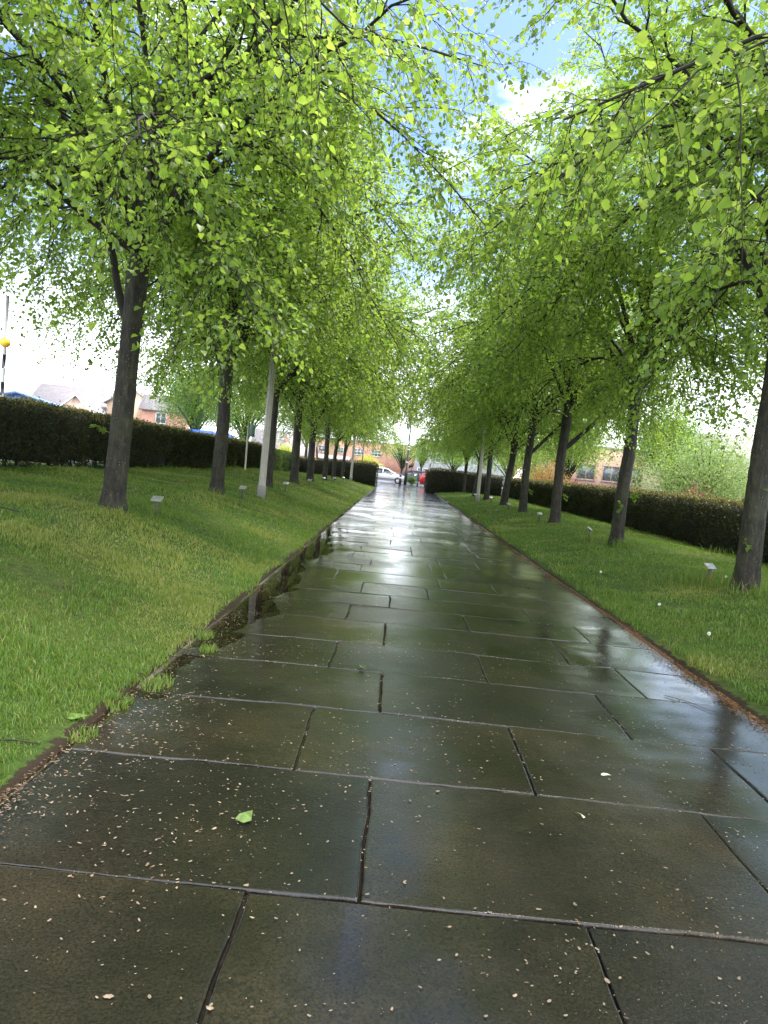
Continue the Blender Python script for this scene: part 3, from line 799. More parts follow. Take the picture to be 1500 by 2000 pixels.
# ------------------------------------------------------------------ hedges
def hedge(label, x0, y0, x1, y1, thick, zb, zt, seed, dens, green=None, thin_foot=False, round_end=(0, 0)):
    """clipped hedge from (x0,y0) to (x1,y1); the line is its middle"""
    rng = np.random.default_rng(seed)
    root = empty('hedge', ((x0 + x1) / 2, (y0 + y1) / 2, (zb(0.5) if callable(zb) else zb)), 0, label, 'hedge', 'clipped hedges round the lawns')
    off = np.array(root.location)
    L = math.hypot(x1 - x0, y1 - y0); ux, uy = (x1 - x0) / L, (y1 - y0) / L; vx, vy = -uy, ux
    def zbf(s):
        s = np.asarray(s, float)
        return np.minimum(zb(s) if callable(zb) else zb, lawn_z(x0 + (x1 - x0) * s, y0 + (y1 - y0) * s)) - .03
    ztf = zt if callable(zt) else (lambda s: zt + 0 * np.asarray(s))
    hgt = ztf(.5) - zbf(.5)
    areas = np.array([hgt, hgt, thick, hgt * thick / L, hgt * thick / L])
    n = int(L * (2 * hgt + thick) * dens)
    which = rng.choice(5, n, p=areas / areas.sum())
    s = rng.uniform(0, 1, n); v = rng.uniform(-.5, .5, n) * thick; t = rng.uniform(0, 1, n) ** .85
    depth = np.abs(rng.normal(0, .07, n))
    inn = rng.random(n) < .10
    depth[inn] = rng.uniform(0, .35, inn.sum())
    nx = np.zeros(n); nv = np.zeros(n); nzv = np.zeros(n)
    m = which == 0; v[m] = -thick / 2 + depth[m]; nv[m] = -1
    m = which == 1; v[m] = thick / 2 - depth[m]; nv[m] = 1
    m = which == 2; t[m] = 1; nzv[m] = 1
    m = which == 3; s[m] = depth[m] / L; nx[m] = -1
    m = which == 4; s[m] = 1 - depth[m] / L; nx[m] = 1
    bulge = .045 * nz(s * L, t * 1.3 + v, .9, 1) + .03 * nz(s * L, t * 2.2, 2.4, 2)
    v = v + bulge * nv * 1.3
    sm = s * L
    # rounded shoulders
    zz = zbf(s) + t * (ztf(s) - zbf(s)); top = ztf(s)
    edge = np.clip((np.abs(v) - (thick / 2 - .16)) / .16, 0, 1)
    zz = np.minimum(zz, top - .10 * edge ** 2)
    for e, sx in ((0, sm), (1, L - sm)):
        if round_end[e]:
            q = np.clip((round_end[e] - sx) / round_end[e], 0, 1)
            zz = np.minimum(zz, top - .26 * q ** 2.2)
    zz = zz + np.where(which == 2, -depth * .6 + .030 * nz(sm, v, 1.2, 3) + .025 * rng.normal(0, 1, n) + (rng.random(n) < .035) * rng.exponential(.055, n), 0)
    P = np.stack([x0 + ux * sm + vx * v, y0 + uy * sm + vy * v, zz], 1)
    NV = np.stack([ux * nx + vx * nv, uy * nx + vy * nv, nzv], 1)
    D = NV * rng.uniform(.1, .9, n)[:, None] + rng.normal(0, .55, (n, 3)); D[:, 2] += .25 * (which != 2)
    keep = np.ones(n, bool)
    if thin_foot:
        ft = (zz - zbf(s))
        gap = nz(sm, ft * 1.5, .8, 4) + .6 * nz(sm, ft * 2, 2.2, 5)
        keep &= ~((ft < .50) & (gap > .75) & (rng.random(n) < .9))
    P, D, NV, s2 = P[keep], D[keep], NV[keep], s[keep]
    n = len(P)
    dist = np.hypot(P[:, 0], P[:, 1])
    S = np.clip(.040 * (dist / 12) ** .5, .028, .07) * rng.uniform(.6, 1.3, n)
    V, F = leaves_mesh(P - off, D, NV + rng.normal(0, .6, (n, 3)), S, SMALL, SMALL_F)
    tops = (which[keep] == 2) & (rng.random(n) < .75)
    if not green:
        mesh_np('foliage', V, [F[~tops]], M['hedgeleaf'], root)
        mesh_np('sunlit_growth', V, [F[tops]], M['hedgetop'], root)  # top leaves carry the lit band in their colour, besides yellowish fresh growth
    else:
        gs = (s2 > green[0]) & (s2 < green[1]) & (rng.random(n) < .85)
        fm = np.repeat(gs, 1)
        mesh_np('foliage', V, [F[~fm]], M['hedgeleaf'], root)
        mesh_np('bright_foliage', V, [F[fm]], M['hedgegreen'], root)
    # woody inside
    mb = MB()
    k = max(2, int(L / .35)); th = thick / 2 - .13
    ss = np.linspace(0.1 / L, 1 - .1 / L, k); 
    lowt = .20 if thin_foot else .04
    ring = []
    for q in ss:
        b = zbf(q); tp = ztf(q)
        for e, sx in ((0, q * L), (1, L - q * L)):
            if round_end[e]: tp = tp - .26 * max(0, (round_end[e] - sx) / round_end[e]) ** 2.2
        w = th + .03 * float(nz(q * L, 0, .9, 1)); lo = b + lowt + (.15 * float(nz(q * L, 3, 1.3, 6)) if thin_foot else 0)
        pr = [(-w, lo), (w, lo), (w, tp - .22), (w - .12, tp - .09), (-w + .12, tp - .09), (-w, tp - .22)]
        ring.append([(x0 + ux * q * L + vx * a - off[0], y0 + uy * q * L + vy * a - off[1], z - off[2]) for a, z in pr])
    V = np.array(ring).reshape(-1, 3); F = []
    for q in range(k - 1):
        for i in range(6):
            j = (i + 1) % 6
            F.append((q * 6 + i, q * 6 + j, q * 6 + 6 + j, q * 6 + 6 + i))
    mb.add(V, F, [], )
    mb.F.setdefault(6, []).append(np.array([[5, 4, 3, 2, 1, 0], [(k - 1) * 6 + i for i in range(6)]]))
    if thin_foot:
        for q in np.arange(.2, L, .42):
            q = q + rng.uniform(-.1, .1); a = rng.uniform(-.12, .12); b = float(zbf(q / L))
            p = np.array([x0 + ux * q + vx * a, y0 + uy * q + vy * a, b - .05]) - off
            for _ in range(2):
                e = p + np.array([rng.normal(0, .1), rng.normal(0, .1), .62])
                mb.tube([p, (p + e) / 2 + rng.normal(0, .03, 3), e], [.022, .018, .012], 5)
    mb.build('stems', M['core'], root)
    return root

def build_hedges():
    f = lambda a, b: (lambda s: a + (b - a) * np.asarray(s))
    hedge('long dark clipped hedge behind the left lawn, brown tinged top', -7.35, -1.0, -7.35, 36.0, .95,
          f(.75, .72), f(2.05, 1.93), 3, 1350, None, True)
    hedge('bright green hedge piece that carries on the left hedge beyond its signpost', -7.30, 36.2, -7.2, 47.4, .95, f(.70, .55), f(1.86, 1.72), 4, 420, (0, 1))
    hedge('low cross hedge left of the path with a squared end at the paving', -6.7, 48.2, -1.35, 48.2, 1.0, f(.50, .34), f(1.52, 1.66), 5, 420, None, False, (0, .35))
    hedge('low cross hedge right of the path, rounded end at the paving', 1.85, 47.6, 7.0, 48.0, 1.1, f(.33, .2), f(1.66, 1.52), 6, 420, None, False, (.7, 0))
    hedge('long dark clipped hedge along the right lawn with a yellowish top', 7.75, 2.0, 7.75, 47.4, .95, f(.20, .20), f(1.36, 1.42), 7, 1000)

# ------------------------------------------------------------------ lawn grass
def build_grass():
    rng = np.random.default_rng(77)
    tg, td = [], []
    def field(x0, x1, y0, y1, dens, hh, w):
        n = int((x1 - x0) * (y1 - y0) * dens)
        x = rng.uniform(x0, x1, n); y = rng.uniform(y0, y1, n)
        m = x < 0
        edge = np.where(m, -1.43 + .030 * nz(y * 0, y, .9, 3) + .028 * nz(y * 0 + 3, y, 3.2, 4), 2.58 + .04 * nz(y * 0, y, .9, 5) + .025 * nz(y * 0, y, 3.5, 6))
        inside = np.where(m, edge - x, x - edge)
        keep = inside > np.abs(rng.normal(0, .05, n)) - .03
        # worn thin places
        worn = nz(x, y, .55, 7) + .7 * nz(x, y, 1.7, 2)
        keep &= ~((worn > 1.35) & (rng.random(n) < .6) & m & (y > 5))
        x, y, inside = x[keep], y[keep], inside[keep]
        n = len(x)
        tall = 1 + .35 * nz(x, y, 1.4, 1) + .25 * nz(x, y, 4.0, 4)
        edge_t = 1 + .35 * np.exp(-np.clip(inside, 0, 9) / .25)
        H = hh * np.clip(tall, .45, 1.9) * edge_t * rng.uniform(.55, 1.3, n)
        dry = (nz(x, y, .45, 6) + .5 * nz(x, y, 1.3, 3) + rng.normal(0, .35, n) + np.where(x < 0, np.where(y < 6, -.15, .22), -.45)) > .55
        return x, y, H, np.full(n, w), dry
    parts = []
    # bands: near ones carry more and finer blades
    for (x0, x1, y0, y1, dens, hh, w) in [
        (-1.95, -1.3, 2.2, 7.0, 5200, .036, .0046), (-1.75, -1.3, 7.0, 14.0, 1800, .040, .0070), (2.45, 2.9, 4.2, 9.0, 3600, .036, .0050),
        (-3.4, -1.25, 2.0, 4.2, 5600, .048, .0050), (-5.0, -1.25, 4.2, 7.0, 3200, .048, .0058), (-7.2, -1.25, 7.0, 11.5, 1900, .046, .0078),
        (-7.0, -1.3, 11.5, 20, 850, .047, .012), (-7.0, -1.3, 20, 34, 300, .058, .020), (-7.0, -1.3, 34, 48, 120, .06, .026),
        (2.5, 4.2, 4.2, 7.0, 3200, .045, .0056), (2.5, 7.3, 7.0, 11.5, 1900, .046, .0078), (2.5, 7.3, 11.5, 20, 850, .047, .012),
        (2.5, 7.3, 20, 34, 300, .055, .020), (2.5, 7.3, 34, 47.5, 120, .058, .026)]:
        parts.append(field(x0, x1, y0, y1, dens, hh * .86, w))
    # tufts that have crept onto the edging and taller stuff round posts and trunks
    for (cx, cy, r, n, hh) in [(-1.34, 5.35, .07, 260, .035), (-1.22, 5.0, .06, 200, .03), (-1.42, 4.55, .06, 200, .03), (-1.30, 4.15, .09, 220, .035), (-1.38, 3.75, .07, 200, .04),
                               (-1.36, 3.3, .06, 160, .03), (4.15, 9.5, .3, 420, .16), (4.0, 9.6, .35, 300, .10), (4.45, 8.75, .28, 260, .14), (4.42, 14.0, .3, 160, .12), (4.12, 15.0, .25, 160, .12),
                               (4.45, 13.8, .2, 120, .15), (-3.2, 9.75, .2, 160, .09), (-3.55, 8.85, .3, 240, .09), (-3.6, 14.0, .3, 160, .12), (7.15, 12.0, .35, 140, .2), (7.15, 10.5, .3, 200, .22), (7.2, 15, .6, 140, .15),
                               (-6.75, 20, .8, 160, .16), (-6.8, 27.5, .9, 160, .2), (-6.75, 12, 1.2, 260, .13)]:
        a = rng.uniform(0, 6.28, n); q = r * np.sqrt(rng.uniform(0, 1, n))
        parts.append((cx + q * np.cos(a), cy + q * np.sin(a) * 1.6, hh * rng.uniform(.5, 1.5, n), np.full(n, .004 + .0003 * cy), rng.random(n) < .25))
    x, y, H, Wd, dry = [np.concatenate(q) for q in zip(*parts)]
    z = np.maximum(lawn_z(x, y), -.004) - .006
    n = len(x)
    a = rng.uniform(0, 6.28, n); lean = rng.uniform(.15, .95, n) * H
    bx, by = np.cos(a), np.sin(a)
    wa = a + PI / 2 + rng.normal(0, .5, n); wx, wy = np.cos(wa) * Wd / 2, np.sin(wa) * Wd / 2
    base = np.stack([x, y, z], 1)
    mid = base + np.stack([bx * lean * .35, by * lean * .35, H * .62], 1)
    tip = base + np.stack([bx * lean, by * lean, H * .95], 1)
    wv = np.stack([wx, wy, 0 * wx], 1)
    V = np.stack([base - wv, base + wv, mid + wv * .8, mid - wv * .8, tip], 1)
    for nm, sel, mt in (('grass', ~dry, 'grass'), ('dry_grass', dry, 'grassdry')):
        VV = V[sel]; k = len(VV)
        b = (np.arange(k) * 5)[:, None]
        o = mesh_np(nm, VV.reshape(-1, 3), [b + np.array([[0, 1, 2, 3]]), b + np.array([[3, 2, 4]])], M[mt])
        o['kind'] = 'stuff'
        tag(o, {'grass': 'short wet green grass blades covering both lawns', 'dry_grass': 'paler yellowish grass blades mixed into both lawns'}[nm], 'grass')

# ------------------------------------------------------------------ debris on the paving
def flakes(name, x, y, S, mat, zoff, seed, asp=.55, curl=.25, label=None, cat=None):
    rng = np.random.default_rng(seed); n = len(x)
    a = rng.uniform(0, 6.28, n); c, s = np.cos(a), np.sin(a)
    shp = np.array([(-.5, 0, 0), (-.2, asp * .5, curl * .3), (.3, asp * .42, curl * .4), (.5, 0, .05), (.25, -asp * .45, curl * .3), (-.25, -asp * .5, curl * .4)])
    z = path_z(x, y) + zoff
    tz = rng.normal(0, .25, n)
    lx = shp[None, :, 0] * S[:, None]; ly = shp[None, :, 1] * S[:, None]; lz = shp[None, :, 2] * S[:, None] + tz[:, None] * lx
    V = np.stack([x[:, None] + c[:, None] * lx - s[:, None] * ly, y[:, None] + s[:, None] * lx + c[:, None] * ly, z[:, None] + np.abs(lz)], -1)
    F = (np.arange(n) * 6)[:, None] + np.arange(6)[None, :]
    o = mesh_np(name, V.reshape(-1, 3), [F], mat); o['kind'] = 'stuff'
    return tag(o, label, cat)

def build_debris():
    rng = np.random.default_rng(8)
    def sc(n, x0, x1, y0, y1, px=1.0):
        return x0 + (x1 - x0) * rng.uniform(0, 1, n) ** px, rng.uniform(y0, y1, n)
    xs, ys = [], []
    for q in [sc(8500, PL, PR, 1.7, 6.0), sc(5000, PL, PR, 6, 12), sc(2600, PL, .2, 1.7, 6, 1.8), sc(1300, 1.0, PR, 2.5, 6.5, .8)]:
        xs.append(q[0]); ys.append(q[1])
    for (a, b, c, d) in JOINTS:      # gather in the joints
        n = int(26 * max(b - a, d - c)); t = rng.uniform(0, 1, n)
        xs.append(a + (b - a) * t + rng.normal(0, .008, n)); ys.append(c + (d - c) * t + rng.normal(0, .008, n))
    x = np.concatenate(xs); y = np.concatenate(ys)
    clump = nz(x, y, 1.2, 3) + .6 * nz(x, y, 3.5, 5)
    k = rng.random(len(x)) < np.clip(.45 + .4 * clump, .2, 1)
    x, y = x[k], y[k]
    S = (.004 + .014 * rng.uniform(0, 1, len(x)) ** 2.6) * np.where(rng.random(len(x)) < .06, 1.6, 1)
    br = rng.random(len(x)) < .4
    flakes('brown_flecks', x[br], y[br], S[br] * .8, M['fleck'], .003, 13, .4, .15, 'small brown flecks strewn over the wet paving', 'debris')
    x, y, S = x[~br], y[~br], S[~br]
    flakes('fallen_petals', x, y, S, M['petal'], .003, 3, .5, .12, label='tiny pale bud scales strewn over the wet paving', cat='debris')
    n = 1700
    x = PL + np.abs(rng.normal(0, .30, n)) - .03; y = rng.uniform(2.0, 9, n)
    k = nz(x, y, 1.0, 6) > -.1
    flakes('washed_petals', x[k], y[k], rng.uniform(.008, .02, k.sum()), M['petal'], .004, 4, .3, label='pale washed up bud scales along the left paving edge', cat='debris')
    # rusty litter along both edges
    n = 20000; y = 3 + 30 * rng.uniform(0, 1, n) ** 1.7; x = PR + .02 + rng.normal(0, .060, n) + .03 * nz(y * 0, y, 1.1, 4)
    n2 = 8000; y2 = 2.3 + 22 * rng.uniform(0, 1, n2) ** 1.5; x2 = PL - .06 + rng.normal(0, .085, n2) + .05 * nz(y2 * 0, y2, 1.0, 2)
    flakes('leaf_litter', x, y, rng.uniform(.008, .024, n), M['litter'], .012, 5, .35, .5, 'rust brown litter lying in a strip along the right paving edge', 'litter')
    flakes('washed_litter', x2, y2, rng.uniform(.006, .018, n2), M['fleck'], .010, 6, .35, .4, 'dark brown litter washed up along the left paving edge', 'litter')
    # single leaves
    def leaf(x, y, s, rz, mat, label, tilt=.12, z=None):
        o = mesh_np('fallen_leaf', (LEAF * np.array([1, rng.uniform(.55, .75), .8]) + rng.normal(0, .055, LEAF.shape)) * s, [LEAF_F], M[mat])
        o.location = (x, y, (float(path_z(x, y)) if z is None else z) + .006 + s * .08); o.rotation_euler = (tilt, -.1, rz)
        return tag(o, label, 'leaf')
    leaf(-.47, 2.64, .085, 1.2, 'greenleaf', 'crumpled green leaf lying on a wet slab left of centre', .4)
    leaf(-1.50, 3.42, .09, .2, 'greenleaf', 'bright green leaf lying at the left paving edge beside the grass', .3, .02)
    leaf(1.13, 3.44, .042, -.3, 'paleleaf', 'small pale oval leaf lying on a slab right of centre')
    leaf(-.10, 4.85, .07, 2.0, 'greenleaf', 'flat pale green leaf on the paving near a joint further up')
    leaf(.92, 2.95, .05, 2.2, 'paleleaf', 'thin curled grey leaf scrap nearest the big slab right of centre', .5)
    # twigs
    def twig(pts, r, label):
        p = np.array(pts); c = p.mean(0)
        o = MB().tube(p - c, np.linspace(r, r * .5, len(p)), 5).build('fallen_twig', M['twig']); o.location = c
        return tag(o, label, 'twig')
    lz = lambda x, y, d=.03: (x, y, float(max(lawn_z(x, y), path_z(x, y) if PL < x < PR else -9)) + d)
    twig([lz(-4.9, 7.6, .05), lz(-4.5, 7.55, .06), lz(-4.15, 7.35, .05), lz(-3.85, 7.3, .04)], .012, 'long dark fallen twig lying across the left lawn near the frame edge')
    twig([lz(-4.0, 6.9), lz(-3.8, 6.6, .05), lz(-3.66, 6.5)], .010, 'short dark twig on the left lawn below the long one')
    twig([lz(-1.63, 3.0, .01), lz(-1.56, 3.06, .012), lz(-1.47, 3.1, .008)], .005, 'brown twig at the lower left paving edge')
    twig([lz(2.0, 4.95, .008), lz(2.12, 4.85, .01), lz(2.2, 4.7, .01), lz(2.3, 4.66, .006)], .0025, 'curved thin twig on the paving at the right edge')
    twig([lz(-1.42, 4.6, .01), lz(-1.36, 4.75, .012), lz(-1.31, 4.95, .01)], .0035, 'thin dark twig lying along the left edging stones')
    # dandelion clocks
    for (x, y, h, lab) in [(4.33, 9.25, .12, 'white dandelion clock between the right plaque and tree'), (3.05, 8.0, .06, 'white dandelion clock alone in the right lawn grass'),
                           (3.0, 6.6, .05, 'white dandelion clock near the right paving edge'), (2.98, 10.1, .13, 'tall thin dandelion clock in the right lawn, farthest one')]:
        e = empty('dandelion', lz(x, y, 0), 0, lab, 'flower', 'dandelion clocks in the right lawn')
        MB().tube([(0, 0, 0), (.01, 0, h * .6), (.005, .005, h)], [.003, .0025, .002], 5).build('stalk', M['stem'], e)
        rngd = np.random.default_rng(int(x * 100)); k = 90
        d = rngd.normal(0, 1, (k, 3)); d /= np.linalg.norm(d, axis=1)[:, None]
        V, F = leaves_mesh(np.array([.005, .005, h]) + d * .008, d, rngd.normal(0, 1, (k, 3)), np.full(k, .011), SMALL, SMALL_F)
        mesh_np('seed_head', V, [F], M['fluff'], e)

# ------------------------------------------------------------------ plaques, lamps, posts
def build_plaques():
    G = 'plaques on short posts beside the trees'
    root = None
    spots = [(-3.2, 9.6, 'bright steel plaque on a short post beside the thick leaning left tree'),
             (-3.17, 14.8, 'dim plaque on a short post beside the second left tree, left of the lamp post'),
             (-3.15, 20.4, 'plaque on a short post just right of the pale left lamp post'),
             (-3.14, 25.8, 'plaque on a short post in front of the fourth left tree'),
             (-3.13, 30.5, 'plaque on a short post in front of the fifth left tree'),
             (-3.13, 35.6, 'plaque on a short post in front of the sixth left tree'),
             (-3.1, 41.2, 'small pale plaque farthest along the left row of trees'),
             (4.22, 9.48, 'steel plaque on a short post beside the stout tree at the right edge'),
             (4.1, 15.0, 'dark plaque seen edge on left of the second right tree'),
             (4.1, 20.3, 'plaque on a short post left of the third right tree'),
             (4.1, 26.0, 'plaque on a short post left of the fourth right tree'),
             (4.1, 31.0, 'plaque on a short post right of the pale right lamp post'),
             (4.05, 36.9, 'small pale plaque left of the pale right lamp post')]
    for i, (x, y, lab) in enumerate(spots):
        z = float(lawn_z(x, y)) - .01
        if root is None:
            root = empty('plaque', (x, y, z), 0, lab, 'plaque', G)
            MB().box(-.016, .016, -.016, .016, -.05, .235, .004).build('post', M['post'], root)
            o = MB().box(-.075, .075, -.055, .055, -.004, .006, .002).build('plate', M['plate'], root)
            o.location = (0, 0, .245); o.rotation_euler = (math.radians(38), 0, math.radians(-6))
            MB().box(-.04, .04, -.02, .02, .215, .232, .003).build('bracket', M['post'], root)
        else:
            o = copy_thing(root, 'plaque', (x, y, z), [.15, -.2, .1, -.1, .25, 0, .2, .5, 1.2, .2, .4, .3, .1][i]); o['label'] = lab

def fluted(r, n=8, dip=.70):
    a = np.arange(n * 4) * 2 * PI / (n * 4)
    return a, r * np.where(np.arange(n * 4) % 4 == 0, dip, 1.0)

def build_lamps():
    G = 'pale lamp posts on the lawns'
    x, y = -3.06, 16.3
    root = empty('lamp_post', (x, y, float(lawn_z(x, y)) - .02), 0, 'pale fluted lamp post on the left lawn in front of the third tree', 'lamp post', G)
    root.rotation_euler = (0, math.radians(.4), 0)
    a, rr = fluted(1.0)
    mb = MB(); V = []
    H = 6.2
    for z in np.linspace(.30, H, 8):
        R = .082 - .026 * (z / H)
        V.append(np.stack([rr * R * np.cos(a), rr * R * np.sin(a), np.full(len(a), z)], 1))
    n = len(a); F = [(k * n + i, k * n + (i + 1) % n, (k + 1) * n + (i + 1) % n, (k + 1) * n + i) for k in range(7) for i in range(n)]
    mb.add(np.concatenate(V), F); mb.build('pole', M['galv'], root)
    MB().lathe([(.098, -.1), (.098, .27), (.094, .29), (.094, .305), (.082, .325)], 20).build('base_sleeve', M['galvdark'], root, True)
    MB().lathe([(.058, H), (.07, H + .05), (.20, H + .10), (.22, H + .16), (.10, H + .30), (.02, H + .34)], 20).build('lantern', M['galv'], root, True)
    MB().lathe([(.06, H + .02), (.18, H + .07), (.185, H + .095), (.06, H + .097)], 20).build('lens', M['lampglass'], root, True)
    for x, y, lab in ((3.92, 34.4, 'pale slim lamp post on the right lawn between the far trunks'), (-2.92, 45.2, 'pale lamp post standing before the left cross hedge')):
        o = copy_thing(root, 'lamp_post', (x, y, float(lawn_z(x, y)) - .02)); o['label'] = lab
    # thin signpost by the left hedge
    e = empty('sign_post', (-6.25, 29.3, float(lawn_z(-6.25, 29.3)) - .02), 0, 'thin grey post with a small green sign by the left hedge', 'sign post')
    MB().tube([(0, 0, -.05), (0, 0, 2.0)], [.038, .038], 10).build('pole', M['galv'], e, True)
    o = MB().box(-.01, .01, 0, .27, 1.40, 1.92, .003).build('sign_plate', M['greensign'], e)
    o.rotation_euler = (0, 0, math.radians(-72)); o.location = (.0, .0, 0)
    # crossing beacons
    def beacon(x, y, z, h, label, top=None):
        e = empty('crossing_beacon', (x, y, z), 0, label, 'beacon', 'striped crossing beacons with amber globes')
        MB().tube([(0, 0, 0), (0, 0, h)], [.05, .05], 12).build('pole', M['bandwhite'], e, True)
        k = h - .2
        while k > .2:
            MB().tube([(0, 0, k - .40), (0, 0, k)], [.0535, .0535], 12).build('band', M['black'], e, True); k -= .8
        s = .155
        MB().lathe([(max(.02, s * math.sin(t)), h + s - s * math.cos(t)) for t in np.linspace(.25, PI - .1, 10)], 18).build('globe', M['amber'], e, True)
        if top: MB().tube([(0, 0, h + 2 * s - .01), (0, 0, h + top)], [.045, .045], 10).build('pole_extension', M['galvdark'], e, True)
        return e
    beacon(-11.80, 21.0, .52, 3.30, 'striped crossing beacon with amber globe above the left hedge at the frame edge', 1.5)
    beacon(2.82, 64.6, -.03, 3.95, 'black and white crossing beacon with amber globe beyond the right cross hedge')
    # tall black street light, bollard and posts at the path end
    e = empty('street_light', (.74, 65.0, -.03), 0, 'tall black street light standing beside the white estate car', 'street light')
    MB().lathe([(.14, 0), (.14, 1.3), (.10, 1.45), (.085, 1.6), (.06, 8.0), (.05, 8.0)], 14).build('pole', M['black'], e, True)
    for z in (2.05, 3.2, 3.45): MB().tube([(0, 0, z), (0, 0, z + .07)], [.095, .095], 12).build('band', M['bandwhite'], e, True)
    MB().tube([(0, 0, 7.9), (.25, 0, 8.2), (.9, 0, 8.3)], [.05, .04, .035], 8).build('arm', M['black'], e, True)
    MB().box(.8, 1.4, -.12, .12, 8.25, 8.38, .04).build('lantern', M['galvdark'], e)
    e = empty('bollard', (.26, 63.2, -.03), 0, 'black bollard with a pale band at the end of the path', 'bollard')
    MB().lathe([(.11, -.02), (.11, .72), (.095, .74), (.095, .80), (.115, .82), (.115, .86), (.08, .93), (.02, .96)], 16).build('post', M['black'], e, True)
    MB().tube([(0, 0, .60), (0, 0, .68)], [.112, .112], 16).build('band', M['bandwhite'], e, True)
    e = empty('black_post', (1.83, 64.2, -.03), 0, 'slim black post right of the path end with a small finial', 'post')
    MB().lathe([(.07, 0), (.07, .25), (.05, .3), (.045, 1.15), (.065, 1.18), (.045, 1.22), (.05, 1.36), (.02, 1.42)], 12).build('shaft', M['black'], e, True)
    # dark hanging sign on its post
    e = empty('hanging_sign', (1.5, 84.6, -.03), 0, 'dark tilted sign board on a thin post across the road', 'sign')
    MB().tube([(0, 0, 0), (.15, 0, 2.7)], [.045, .04], 8).build('pole', M['black'], e, True)
    o = MB().prism([(-.32, 1.55), (.22, 1.80), (.30, 2.22), (.02, 2.2), (-.30, 1.92)], -.06, -.02).build('board', M['black'], e)
    # slim far column with no lamp in sight
    e = empty('lamp_column', (-4.6, 90.0, -.03), 0, 'thin dark column in front of the long red brick building', 'column')
    MB().lathe([(.09, 0), (.07, 1.2), (.05, 6.5), (.045, 6.5)], 10).build('pole', M['black'], e, True)
    MB().tube([(0, 0, 6.4), (.3, 0, 6.6), (.8, 0, 6.6)], [.04, .035, .03], 8).build('arm', M['black'], e, True)

